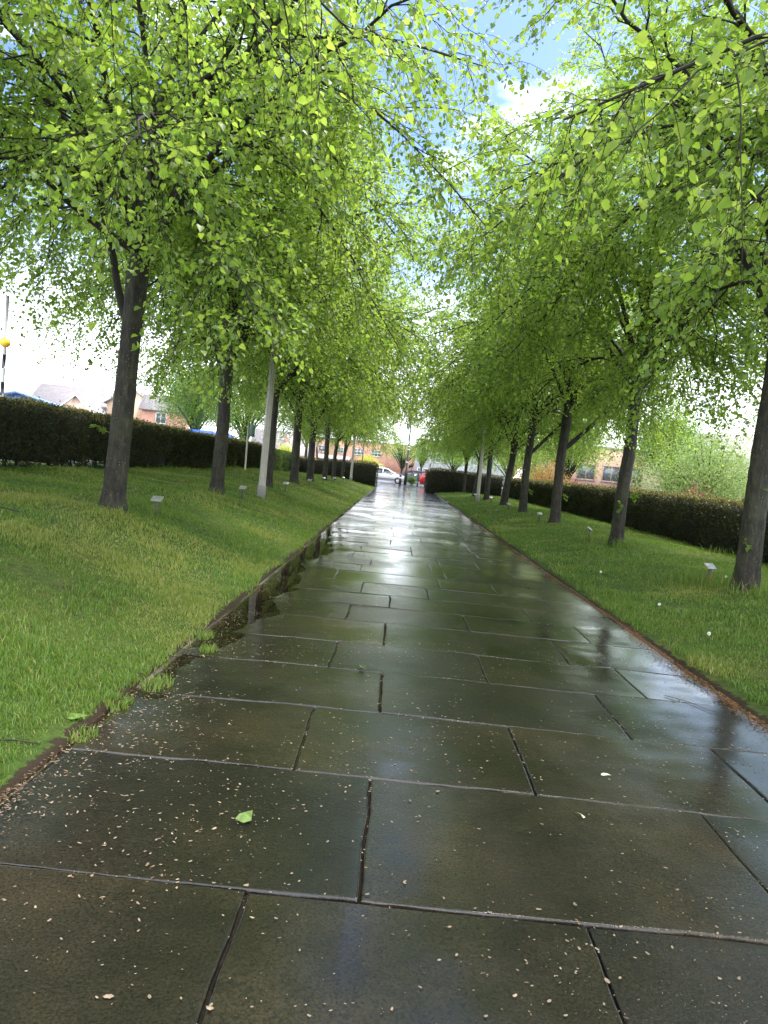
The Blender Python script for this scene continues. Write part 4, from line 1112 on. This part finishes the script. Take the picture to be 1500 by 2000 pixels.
# ------------------------------------------------------------------ vehicles
def build_car(name, label, cat, loc, rz, body, prof, glass, wheels, width, rw=.31, lights=True, group=None):
    """prof: side outline (x forward, z); glass: list of side windows; nose points to +x"""
    e = empty(name, loc, rz, label, cat, group)
    hw = width / 2
    zmax = max(z for _, z in prof); belt = .92 if zmax < 1.7 else 1.15
    def half(z): return hw - (0 if z < belt else (z - belt) / (zmax - belt) * .17) - (.05 if z < .3 else 0)
    n = len(prof); V = []; F = []
    ys = [-1, -.93, .93, 1]
    for k, t in enumerate(ys):
        for (x, z) in prof:
            inset = .05 if abs(t) == 1 else 0
            cx = x * (1 - .018 * (abs(t) == 1)); cz = z - (.025 if (abs(t) == 1 and z > belt) else 0)
            V.append((cx, t * half(z), cz))
    for k in range(3):
        for i in range(n):
            j = (i + 1) % n
            F.append((k * n + i, k * n + j, (k + 1) * n + j, (k + 1) * n + i))
    b = MB(); b.add(V, F); b.F.setdefault(n, []).append(np.array([list(range(n))[::-1], [3 * n + i for i in range(n)]]))
    b.build('body', M[body], e)
    for poly in glass:
        for s in (-1, 1):
            m = MB(); k = len(poly)
            V = [(x, s * (half(z) + .006), z - .02) for x, z in poly] + [(x, s * (half(z) - .01), z - .02) for x, z in poly]
            m.add(V, [(i, (i + 1) % k, k + (i + 1) % k, k + i) for i in range(k)])
            m.F.setdefault(k, []).append(np.array([list(range(k)), [k + i for i in range(k)][::-1]]))
            m.build('window', M['carglass'], e)
    # windscreen and rear screen follow the outline
    ws = [i for i in range(n) if True]
    def screen(p, q, nm):
        (xa, za), (xb, zb) = p, q
        d = np.array([xb - xa, zb - za]); L = np.linalg.norm(d); nn = np.array([d[1], -d[0]]) / L
        if nn[1] < 0: nn = -nn
        a0 = np.array([xa, za]) + d * .08 + nn * .006; a1 = np.array([xa, za]) + d * .92 + nn * .006
        V = [(a0[0], -half(a0[1]) * .86, a0[1]), (a0[0], half(a0[1]) * .86, a0[1]), (a1[0], half(a1[1]) * .86, a1[1]), (a1[0], -half(a1[1]) * .86, a1[1])]
        MB().add(V, [(0, 1, 2, 3)]).build(nm, M['carglass'], e)
    best = [(prof[i], prof[(i + 1) % n]) for i in range(n)]
    sc = [s for s in best if min(s[0][1], s[1][1]) > belt - .08 and abs(s[0][1] - s[1][1]) > .3]
    for p, q in sc: screen(p, q, 'windscreen' if (p[0] + q[0]) > 0 else 'rear_window')
    for wx in wheels:
        for s in (-1, 1):
            w = MB(); t = np.array([(.60, -.10), (.92, -.105), (1.0, -.07), (1.0, .07), (.92, .105), (.60, .10)])
            a = np.arange(20) * 2 * PI / 20
            V = np.concatenate([np.stack([wx + rw * r * np.cos(a), np.full(20, s * (hw - .09) + yy), rw + rw * r * np.sin(a)], 1) for r, yy in t])
            F = [(k * 20 + i, k * 20 + (i + 1) % 20, (k + 1) * 20 + (i + 1) % 20, (k + 1) * 20 + i) for k in range(5) for i in range(20)]
            w.add(V, F); wo = w.build('wheel', M['tyre'], e)
            r = MB(); V = np.concatenate([np.stack([wx + rw * q * np.cos(a), np.full(20, s * (hw - .09) + s * yy), rw + rw * q * np.sin(a)], 1) for q, yy in ((.64, .085), (.60, .10), (.2, .075), (.05, .085))])
            F = [(k * 20 + i, k * 20 + (i + 1) % 20, (k + 1) * 20 + (i + 1) % 20, (k + 1) * 20 + i) for k in range(3) for i in range(20)]
            r.add(V, F); r.build('rim', M['rim'], wo)
            # dark arch
            A = MB(); t2 = np.linspace(-.15, PI + .15, 14)
            V = np.concatenate([np.stack([wx + rw * q * np.cos(t2), np.full(14, s * (hw + .004)), rw + rw * q * np.sin(t2)], 1) for q in (1.02, 1.16)])
            A.add(V, [(i, i + 1, 14 + i + 1, 14 + i) for i in range(13)]); A.build('wheel_arch', M['tyre'], e)
    xf = max(x for x, _ in prof); xr = min(x for x, _ in prof)
    for s in (-1, 1):
        MB().box(xf - .16, xf - .02, s * (hw - .2) - .17, s * (hw - .2) + .17, .60, .76, .03).build('headlight', M['headlamp'], e)
        MB().box(xr - .005, xr + .08, s * (hw - .1) - .07, s * (hw - .1) + .07, .75, 1.05, .02).build('tail_light', M['red_light'], e)
    MB().box(xr + .7, xf - .7, -hw - .008, hw + .008, .42, .47, .003).build('side_trim', M['tyre'], e)
    for s in (-1, 1):
        MB().box(.62, .80, s * (hw + .02) - .07, s * (hw + .02) + .07, .92, 1.03, .03).build('mirror', M[body], e)
    return e

ESTATE = [(-2.25, .28), (2.1, .28), (2.3, .42), (2.28, .68), (2.1, .80), (1.25, .96), (.35, 1.42), (.0, 1.48), (-1.9, 1.50), (-2.1, 1.42), (-2.32, .95), (-2.34, .5)]
EST_G = [[(1.02, .98), (.32, 1.36), (-.02, 1.40), (-.05, .98)], [(-.15, .98), (-.12, 1.40), (-1.02, 1.42), (-1.08, .98)], [(-1.2, .98), (-1.14, 1.42), (-1.85, 1.40), (-2.05, 1.0)]]
HATCH = [(-1.85, .28), (1.75, .28), (1.95, .42), (1.92, .68), (1.75, .78), (1.0, .95), (.25, 1.40), (-.1, 1.46), (-1.4, 1.44), (-1.65, 1.3), (-1.95, .95), (-1.97, .5)]
HAT_G = [[(.8, .98), (.22, 1.34), (-.1, 1.38), (-.12, .98)], [(-.22, .98), (-.2, 1.38), (-1.2, 1.36), (-1.5, 1.0)]]
VAN = [(-2.4, .30), (2.2, .30), (2.42, .45), (2.40, .85), (2.2, 1.05), (1.65, 1.2), (1.0, 1.88), (.7, 1.97), (-2.35, 1.97), (-2.45, 1.85), (-2.47, .5)]
VAN_G = [[(1.5, 1.2), (.98, 1.78), (.55, 1.8), (.5, 1.2)]]

def build_vehicles():
    build_car('estate_car', 'silver white estate car parked across the end of the path', 'car', (-1.35, 69.6, -.12), 0, 'silver', ESTATE, EST_G, (-1.4, 1.42), 1.76)
    build_car('red_car', 'red car half hidden behind the right cross hedge', 'car', (4.05, 67.8, -.12), 0, 'redpaint', HATCH, HAT_G, (-1.2, 1.25), 1.7)
    build_car('blue_van', 'blue van whose roof shows above the left hedge', 'van', (-10.75, 41.6, .50), 1.5, 'bluepaint', VAN, VAN_G, (-1.5, 1.5), 1.9, .33)
    build_car('white_van', 'white van glimpsed past the blue van above the left hedge', 'van', (-13.2, 43.0, .52), 1.0, 'white', VAN, VAN_G, (-1.5, 1.5), 1.9, .33)
    build_car('parked_car', 'white car behind the left hedge glimpsed through its thin foot near the frame edge', 'car', (-11.9, 14.4, .52), .3, 'white', HATCH, HAT_G, (-1.2, 1.25), 1.7, group='cars parked behind the left hedge')
    build_car('parked_car', 'silver car behind the left hedge glimpsed through its thin foot beside the thick leaning tree', 'car', (-13.4, 19.6, .52), .2, 'silver', HATCH, HAT_G, (-1.2, 1.25), 1.7, group='cars parked behind the left hedge')
    build_car('dark_car', 'dark car parked across the road behind the estate car bonnet', 'car', (1.6, 80.5, -.12), PI, 'black', ESTATE, EST_G, (-1.4, 1.42), 1.76)

# ------------------------------------------------------------------ buildings
def window(parent, x, z, w, h, ydir=-1, y=0.0, bars=(1, 0), frame='white'):
    """window set into the wall plane y, facing ydir"""
    fr = MB(); d = ydir; t = .07
    y0, y1 = sorted((y + d * .05, y - d * .02))
    fr.box(x - w / 2, x - w / 2 + t, y0, y1, z, z + h); fr.box(x + w / 2 - t, x + w / 2, y0, y1, z, z + h)
    fr.box(x - w / 2 + t, x + w / 2 - t, y0, y1, z, z + t); fr.box(x - w / 2 + t, x + w / 2 - t, y0, y1, z + h - t, z + h)
    for k in range(bars[0]):
        q = x - w / 2 + w * (k + 1) / (bars[0] + 1)
        fr.box(q - .03, q + .03, y0 + .004, y1 - .004, z + t, z + h - t)
    for k in range(bars[1]):
        q = z + h * (k + 1) / (bars[1] + 1)
        fr.box(x - w / 2 + t, x + w / 2 - t, y0 + .008, y1 - .008, q - .025, q + .025)
    f = fr.build('window', M[frame], parent)
    a, b = sorted((y + d * .018, y + d * .008))
    MB().box(x - w / 2 + t, x + w / 2 - t, a, b, z + t, z + h - t).build('pane', M['glass'], f)
    a, b = sorted((y + d * .12, y - d * .02))
    MB().box(x - w / 2 - .06, x + w / 2 + .06, a, b, z - .08, z - .003).build('sill', M['slate'], f)
    return f

def gable_house(name, label, loc, rz, w, d, eave, ridge, wall, roof, wins=(), gable_front=False, over=.25, chimney=None):
    """front faces local -y; gable_front: gable end looks to the front"""
    e = empty(name, loc, rz, label, 'house')
    m = MB()
    if gable_front:
        m.prism([(-w / 2, 0), (w / 2, 0), (w / 2, eave), (0, ridge), (-w / 2, eave)], -d / 2, d / 2)
    else:
        V = [(x, y, z) for x in (-w / 2, w / 2) for (y, z) in ((-d / 2, 0), (d / 2, 0), (d / 2, eave), (0, ridge), (-d / 2, eave))]
        F5 = [(0, 1, 2, 3, 4), (9, 8, 7, 6, 5)]
        m.add(V, F5); m.F.setdefault(4, []).append(np.array([(i, 5 + i, 5 + (i + 1) % 5, (i + 1) % 5) for i in range(5)]))
    m.build('wall', M[wall], e)
    r = MB(); t = .12
    half = (w if gable_front else d) / 2; sl = (ridge - eave) / half
    o2 = half + over
    prof = [(-o2, eave - sl * over + .02), (0, ridge + .02), (o2, eave - sl * over + .02), (o2, eave - sl * over + .02 + t), (0, ridge + .02 + t), (-o2, eave - sl * over + .02 + t)]
    ln = (d if gable_front else w) / 2 + over
    if gable_front:
        r.prism(prof, -ln, ln)
    else:
        n = len(prof)
        V = [(-ln, a, z) for a, z in prof] + [(ln, a, z) for a, z in prof]
        r.add(V, [(i, n + i, n + (i + 1) % n, (i + 1) % n) for i in range(n)])
        r.F.setdefault(n, []).append(np.array([list(range(n)), [n + i for i in range(n)][::-1]]))
    ro = r.build('roof', M[roof], e)
    if gable_front and wall == 'beige':
        v = MB()
        for s in (-1, 1):
            v.add([(0, -ln - .02, ridge + .04 + t), (s * o2, -ln - .02, eave - sl * over + .04 + t), (s * o2, -ln - .02, eave - sl * over - .14 + t), (0, -ln - .02, ridge - .14 + t)], [(0, 1, 2, 3)])
        v.build('bargeboard', M['white'], ro)
    if chimney:
        cx, ch = chimney
        MB().box(cx - .3, cx + .3, -.3, .3, ridge - .6, ridge + ch).build('chimney', M['redbrick'], ro)
    for (x, z, ww, hh) in wins: window(e, x, z, ww, hh, -1, -d / 2)
    return e

def flat_block(name, label, loc, rz, w, d, h, wall, wins=(), parapet='palegrey', band=None, bars=(1, 1), cat='building', frame='white'):
    e = empty(name, loc, rz, label, cat)
    MB().box(-w / 2, w / 2, -d / 2, d / 2, 0, h).build('wall', M[wall], e)
    MB().box(-w / 2 - .12, w / 2 + .12, -d / 2 - .12, d / 2 + .12, h, h + .22, .02).build('parapet', M[parapet], e)
    if band:
        MB().box(band[0], band[1], -d / 2 - .5, -d / 2, band[2], band[3], .02).build('canopy', M['white'], e)
    for (x, z, ww, hh) in wins: window(e, x, z, ww, hh, -1, -d / 2, bars, frame)
    return e

def build_buildings():
    # long red brick block across the far end
    cx, cy = -9.5, 146.0
    px = lambda X: X - cx
    flat_block('brick_building', 'long flat roofed red brick building closing the view behind the estate car', (cx, cy, -.05), 0, 26, 12, 5.95, 'redbrick',
               [(px(-18.2), 3.35, 1.9, 1.2), (px(-14.9), 3.35, 1.9, 1.2), (px(-11.3), 3.35, 1.7, 1.2), (px(-8.0), 3.35, 1.9, 1.2), (px(-4.6), 3.35, 2.0, 1.2), (px(-.2), 3.35, 1.7, 1.2), (px(-18), .6, 1.9, 1.3), (px(-9), .6, 1.9, 1.3), (px(-4), .6, 1.9, 1.3)],
               band=(px(-20.3), px(-9.5), 2.0, 2.75), bars=(2, 1))
    gable_house('small_house', 'small brick house with a grey tiled roof between the left trunks', (-16.2, 112, -.05), 0, 6.0, 6, 2.0, 4.1, 'redbrick', 'slate', [(0.5, .7, 1.2, 1.0)], chimney=(-1.6, .7))
    gable_house('roofed_house', 'grey roofed house far behind the small brick one', (-21.5, 128, -.05), .1, 9.0, 7, 3.6, 6.0, 'pinkbrick', 'slate', [(2, 1.6, 1.3, 1.2), (-2, 1.6, 1.3, 1.2)])
    # pale modern block, right of the middle
    e = flat_block('pale_building', 'pale grey modern building hazy behind the right cross hedge', (10.6, 122, -.05), -.08, 15, 14, 5.8, 'palegrey', [(-6.2, 3.0, 1.6, 1.4), (-6.2, .5, 1.6, 1.4), (-3.4, 3.0, 1.6, 1.4), (0, 3.0, 1.6, 1.4), (3.4, 3.0, 1.6, 1.4), (-3.4, .5, 1.6, 1.4), (3.4, .5, 1.6, 1.4)])
    MB().box(-3.8, 1.5, -4, 4, 6.02, 7.6).build('upper_storey', M['palegrey'], e)
    e = empty('white_tower', (8.6, 104, -.05), 0, 'pale tapered round tower stub beyond the right cross hedge', 'tower')
    MB().lathe([(.95, 0), (.85, 2.4), (.78, 3.6), (.92, 4.2), (.92, 4.5), (.5, 4.6)], 20).build('shaft', M['palegrey'], e, True)
    MB().lathe([(1.0, 4.5), (1.0, 4.62), (.4, 4.9), (.05, 5.0)], 20).build('cap', M['palegrey'], e, True)
    # right, behind the hedge
    flat_block('brick_block', 'red brick building with dark windows above the right hedge', (17.2, 66.0, -.03), -.12, 11, 9, 4.7, 'pinkbrick',
               [(-4.6, 2.0, 1.5, 1.35), (-2.65, 2.0, 1.5, 1.35), (-.7, 2.0, 1.5, 1.35), (1.4, 2.0, 1.5, 1.35), (3.4, 2.0, 1.5, 1.35), (-3.6, .2, 1.5, 1.2)], parapet='slate', bars=(1, 0), frame='pinkbrick')
    gable_house('grey_house', 'grey roofed house behind the pale willow beyond the right hedge', (26.5, 60.0, -.03), -.25, 12, 8, 4.2, 6.6, 'beige', 'slate', [(-3, 2.6, 1.2, 1.1), (1, 2.6, 1.2, 1.1), (4, 2.6, 1.2, 1.1)])
    # left, behind the car park
    e = gable_house('blue_shed', 'shed with a bright blue sheet roof above the left hedge', (-19.9, 41.5, .52), math.radians(106), 21.0, 6.0, 1.75, 2.55, 'bluesheet', 'bluesheet', [(-4, .5, 1.4, 1.0), (3, .5, 1.4, 1.0)])
    gable_house('beige_house', 'beige house with white edged gable right of the blue shed', (-28.6, 65.5, 0), .12, 5.2, 8, 2.6, 5.0, 'beige', 'slate', [(0, 2.7, 1.1, 1.0)], True)
    gable_house('grey_roofed_house', 'house with a broad grey roof behind the white edged gable', (-31.6, 72.5, 0), .10, 9.5, 8, 3.8, 6.4, 'beige', 'slate', [(-2.6, 1.9, 1.2, 1.1), (2, 1.9, 1.2, 1.1)])
    gable_house('gabled_house', 'taller beige gable partly behind the thick leaning tree', (-29.2, 77.0, 0), .12, 5.6, 8, 4.6, 7.0, 'beige', 'slate', [(0, 3.0, 1.1, 1.1)], True)
    gable_house('tan_house', 'tan brick house seen through leaves between the first two left trunks', (-26.3, 71.0, 0), .2, 4.2, 8, 5.0, 6.4, 'tanbrick', 'slate', [(-.8, 2.6, 1.0, 1.0)], True)
    gable_house('brick_house', 'red brick house with a white framed window beside the tan house', (-22.5, 68.5, 0), .25, 4.0, 6, 4.6, 6.0, 'redbrick', 'slate', [(-.3, 3.4, .95, 1.0)])
    flat_block('low_hut', 'low dark roofed hut with pale walls behind the left hedge', (-15.2, 50.5, .5), .1, 4.6, 3.4, 1.75, 'tanbrick', [(0, .8, 1.0, .6)], parapet='slate', cat='hut')

# ------------------------------------------------------------------ other trees and shrubs
def blob_plant(name, label, cat, loc, H, R, mat, n, leaf, seed, trunk=0.0, drop=0.0, group=None, wide=1.0, barkm='limb', zlow=.15, gaps=.25):
    """crown of leaf clusters along many thin limbs"""
    rng = np.random.default_rng(seed)
    e = empty(name, loc, 0, label, cat, group)
    nl = max(8, int(10 + R * 7))
    mb = MB(); C = []
    tt = np.linspace(0, 1, 7)
    base = trunk
    for k in range(nl):
        az = rng.uniform(0, 6.28); el = rng.uniform(.15, 1.45)
        p0 = np.array([rng.normal(0, .03), rng.normal(0, .03), base * rng.uniform(.65, 1.0)])
        rr = R * rng.uniform(.7, 1.05)
        p1 = np.array([math.cos(az) * math.cos(el) * rr * wide, math.sin(az) * math.cos(el) * rr * wide, base + (H - base) * (zlow + (1 - zlow) * math.sin(el) * rng.uniform(.75, 1.05))])
        c = (p0 + p1) / 2 + np.array([0, 0, .25 * (H - base)])
        path = bez(p0, c, p1, tt)
        mb.tube(path, np.linspace(.012 + .008 * H, .006, 7), 5, False)
        m = int(n / nl)
        u = rng.uniform(.25, 1, m) ** .7
        q = np.stack([np.interp(u, tt, path[:, i]) for i in range(3)], 1)
        sp = R * .24
        o = rng.normal(0, sp, (m, 3)) * np.array([1, 1, .7])
        q = q + o
        if drop: q[:, 2] -= np.abs(rng.normal(0, drop, m))
        C.append(q)
    if trunk > 0: mb.tube([(0, 0, -.1), (0.02, 0, trunk * .5), (0, .02, trunk)], [.05 + .02 * H, .03 + .016 * H, .02 + .012 * H], 10, False)
    mb.build('trunk' if trunk > 0 else 'stems', M[barkm], e, True)
    P = np.concatenate(C)
    g = nz(P[:, 0] + P[:, 2] * .7, P[:, 1] + P[:, 2] * .4, 2.2 / max(R, .5), seed % 8)
    P = P[(g > -1.0 + gaps) | (rng.random(len(P)) < .35)]
    P = P[P[:, 2] > .03]
    m = len(P)
    D = rng.normal(0, 1, (m, 3)); D[:, 2] -= .5 + drop
    V, F = leaves_mesh(P, D, np.array([0, 0, 1.0]) + rng.normal(0, .6, (m, 3)), leaf * rng.uniform(.6, 1.3, m), SMALL, SMALL_F)
    mesh_np('crown' if trunk > 0 else 'foliage', V, [F], M[mat], e)
    return e

def build_plants():
    bp = blob_plant
    G = 'trees beyond the hedges'
    bp('birch_tree', 'weeping dark green birch behind the left hedge', 'tree', (-13.0, 45.5, .5), 6.2, 2.6, 'darkleaf', 26000, .07, 1, 2.2, .7, G)
    bp('street_tree', 'young green street tree behind the estate car', 'tree', (.4, 88, -.03), 6.0, 2.9, 'bgleaf', 6500, .12, 2, 1.7, .15, G, 1.15)
    bp('yellow_bush', 'yellow green bush in front of the long brick building', 'bush', (-4.2, 100, -.03), 3.0, 2.0, 'yellowleaf', 5000, .14, 3)
    bp('golden_shrub', 'golden shrub behind the left cross hedge', 'shrub', (-12.6, 78, -.03), 3.0, 1.7, 'yellowleaf', 6000, .12, 4)
    bp('dark_bush', 'dark round bush behind the green end of the left hedge', 'bush', (-9.9, 42.5, .5), 2.0, 1.4, 'darkleaf', 9000, .07, 5)
    bp('low_bush', 'low dark green bush between the street light and red car', 'bush', (1.38, 67.2, -.12), .95, .5, 'darkleaf', 4000, .06, 6, 0, 0, None, 1.2)
    bp('verge_tree', 'light green tree beyond the right cross hedge near the pale building', 'tree', (6.4, 84, -.03), 5.6, 3.0, 'bgleaf', 9000, .13, 7, 1.9, .1, G, 1.2)
    bp('verge_tree', 'airy pale tree left of the crossing beacon', 'tree', (3.0, 94, -.03), 6.6, 2.4, 'bgleaf', 4500, .13, 8, 2.4, .1, G)
    bp('round_tree', 'bright green round tree above the right cross hedge', 'tree', (9.6, 62, -.03), 6.2, 3.3, 'bgleaf', 22000, .11, 9, 1.6, .2, G, 1.1)
    bp('round_tree', 'broad green tree filling the gaps between the far right trunks', 'tree', (11.2, 48, -.03), 6.8, 3.3, 'bgleaf', 26000, .10, 10, 1.7, .2, G, 1.1)
    bp('maple_shrub', 'orange tinged shrub behind the right hedge between two trunks', 'shrub', (6.75 + 2.3, 43.5, -.03), 2.6, 1.5, 'orangeleaf', 8000, .08, 11)
    bp('maple_shrub', 'copper and green shrub behind the right hedge beside the leaning trunk', 'shrub', (9.2, 51.5, -.03), 2.5, 1.3, 'orangeleaf', 6000, .08, 12)
    bp('willow_tree', 'broad pale green willow behind the right hedge', 'tree', (12.6, 29.5, -.02), 4.0, 2.9, 'willowleaf', 42000, .075, 13, 1.0, .7, G, 1.15)
    bp('green_tree', 'green tree behind the hedge near the right edge', 'tree', (13.2, 21.0, -.02), 6.2, 2.3, 'bgleaf', 26000, .08, 14, 2.9, .3, G)
    bp('green_tree', 'green tree between the brick building and the willow', 'tree', (15.0, 40.0, -.02), 6.6, 3.0, 'bgleaf', 26000, .10, 15, 2.2, .25, G)
    bp('photinia_shrub', 'red leaved shrub above the right hedge, the one nearest the edge trunk', 'shrub', (9.9, 19.5, -.02), 1.75, .6, 'redleaf', 2600, .06, 16)
    bp('photinia_shrub', 'red leaved shrub above the right hedge just right of the tufted trunk', 'shrub', (9.6, 23.5, -.02), 1.75, .8, 'redleaf', 2600, .06, 17)
    bp('photinia_shrub', 'small red shrub below the dark windows of the brick building', 'shrub', (11.6, 46.0, -.02), 2.0, .8, 'redleaf', 1800, .08, 18)
    bp('flower_bush', 'low bush with yellow flowers behind the right hedge', 'bush', (9.4, 17.0, -.02), 1.55, .75, 'yellowleaf', 3000, .05, 19, 0, 0, None, 1.4)
    bp('hedge_sprig', 'loose sprig with orange leaves sticking out above the left hedge', 'shrub', (-9.3, 17.6, .6), 2.0, .5, 'orangeleaf', 500, .06, 20)
    bp('street_tree', 'green tree filling the gap behind the left signpost', 'tree', (-10.8, 50.0, -.03), 7.5, 3.0, 'bgleaf', 24000, .10, 21, 2.6, .3, G, 1.1)
    bp('street_tree', 'green tree behind the second left lime tree', 'tree', (-16.5, 57.0, 0), 8.5, 3.4, 'bgleaf', 24000, .12, 22, 3.4, .4, G, 1.1)
    bp('street_tree', 'pale green tree between the small brick house and the hedge', 'tree', (-8.6, 66.0, -.03), 6.8, 2.2, 'bgleaf', 12000, .12, 23, 3.4, .2, G)

# ------------------------------------------------------------------ build all
build_ground(); build_path(); build_limes(); build_hedges(); build_grass(); build_debris()
build_plaques(); build_lamps(); build_vehicles(); build_buildings(); build_plants()

# ------------------------------------------------------------------ sky and sun
SUN_EL, SUN_AZ = math.radians(62), math.radians(42)       # azimuth from +y towards +x
w = bpy.data.worlds.new('World'); SC.world = w; w.use_nodes = True
nt = w.node_tree; nt.nodes.clear()
out = N(nt, 'ShaderNodeOutputWorld'); bg = N(nt, 'ShaderNodeBackground')
sky = N(nt, 'ShaderNodeTexSky'); sky.sky_type = 'NISHITA'; sky.sun_disc = False
sky.sun_elevation = SUN_EL; sky.sun_rotation = SUN_AZ; sky.air_density = 1.0; sky.dust_density = 1.2
tc = N(nt, 'ShaderNodeTexCoord')
sx = N(nt, 'ShaderNodeSeparateXYZ'); nt.links.new(tc.outputs['Generated'], sx.inputs[0])
zz = math_n(nt, 'ADD', math_n(nt, 'MAXIMUM', sx.outputs[2], 0.0), 0.22)
cv = N(nt, 'ShaderNodeCombineXYZ')
nt.links.new(math_n(nt, 'DIVIDE', sx.outputs[0], zz), cv.inputs[0]); nt.links.new(math_n(nt, 'DIVIDE', sx.outputs[1], zz), cv.inputs[1])
cv.inputs[2].default_value = 3.1
cl = noise(nt, 1.15, 7, 0.56, cv.outputs[0]); cl.inputs['Distortion'].default_value = 0.15
mask = ramp(nt, [(.56, 0.0), (.72, 1.0)], cl.outputs[0])
hz = ramp(nt, [(0.0, 1.0), (.12, .72), (.25, 0.08), (.40, 0.0)], sx.outputs[2])
back = ramp(nt, [(.0, .85), (.38, .75), (.52, 0.0)], math_n(nt, 'ADD', math_n(nt, 'MULTIPLY', sx.outputs[1], .5), .5))      # overcast added behind the camera as soft fill light
mk = math_n(nt, 'MAXIMUM', math_n(nt, 'MAXIMUM', mask.outputs[0], hz.outputs[0]), back.outputs[0])
cl2 = noise(nt, 2.6, 5, 0.6, cv.outputs[0])
ccol = ramp(nt, [(.3, (8.5, 8.9, 10.0)), (.62, (15.5, 15.8, 16.6))], cl2.outputs[0])
bl = mixc(nt, 1.0, sky.outputs[0], (.48, .57, .72), 'MULTIPLY')
fin = mixc(nt, mk, bl, ccol.outputs[0])
nt.links.new(fin, bg.inputs['Color']); bg.inputs['Strength'].default_value = 0.15
nt.links.new(bg.outputs[0], out.inputs[0])

sv = Vector((math.sin(SUN_AZ) * math.cos(SUN_EL), math.cos(SUN_AZ) * math.cos(SUN_EL), math.sin(SUN_EL)))
sl = bpy.data.lights.new('sun', 'SUN'); sl.energy = 3.2; sl.angle = math.radians(18); sl.color = (1, .95, .86)
so = bpy.data.objects.new('sun', sl); link(so); so.rotation_euler = sv.to_track_quat('Z', 'Y').to_euler(); so.location = (0, 0, 40)

# ------------------------------------------------------------------ camera
cam = bpy.data.cameras.new('camera'); co = bpy.data.objects.new('camera', cam); link(co)
f = 1400.0; th = math.radians(5.5)
Fv = Vector((28, 85, -f)).normalized()
Uv = Vector((math.sin(th), math.cos(th), 0)); Uv = (Uv - Fv * Uv.dot(Fv)).normalized()
Rv = Fv.cross(Uv)
Mx = Matrix((Rv, Fv, Uv))          # camera axes to world
co.matrix_world = Matrix.Translation((0, 0, EYE)) @ Mx.to_4x4()
cam.sensor_fit = 'VERTICAL'; cam.sensor_height = 36.0; cam.lens = 36.0 * f / 2000.0
cam.clip_start = .05; cam.clip_end = 3000
SC.camera = co

SC.render.engine = 'CYCLES'
c = SC.cycles
c.max_bounces = 9; c.diffuse_bounces = 6; c.glossy_bounces = 4; c.transmission_bounces = 6; c.transparent_max_bounces = 8
c.sample_clamp_indirect = 6.0
c.use_denoising = True
try: c.denoiser = 'OPENIMAGEDENOISE'
except Exception: pass
SC.view_settings.view_transform = 'Standard'; SC.view_settings.look = 'None'
SC.view_settings.exposure = 1.42; SC.view_settings.gamma = 1.0
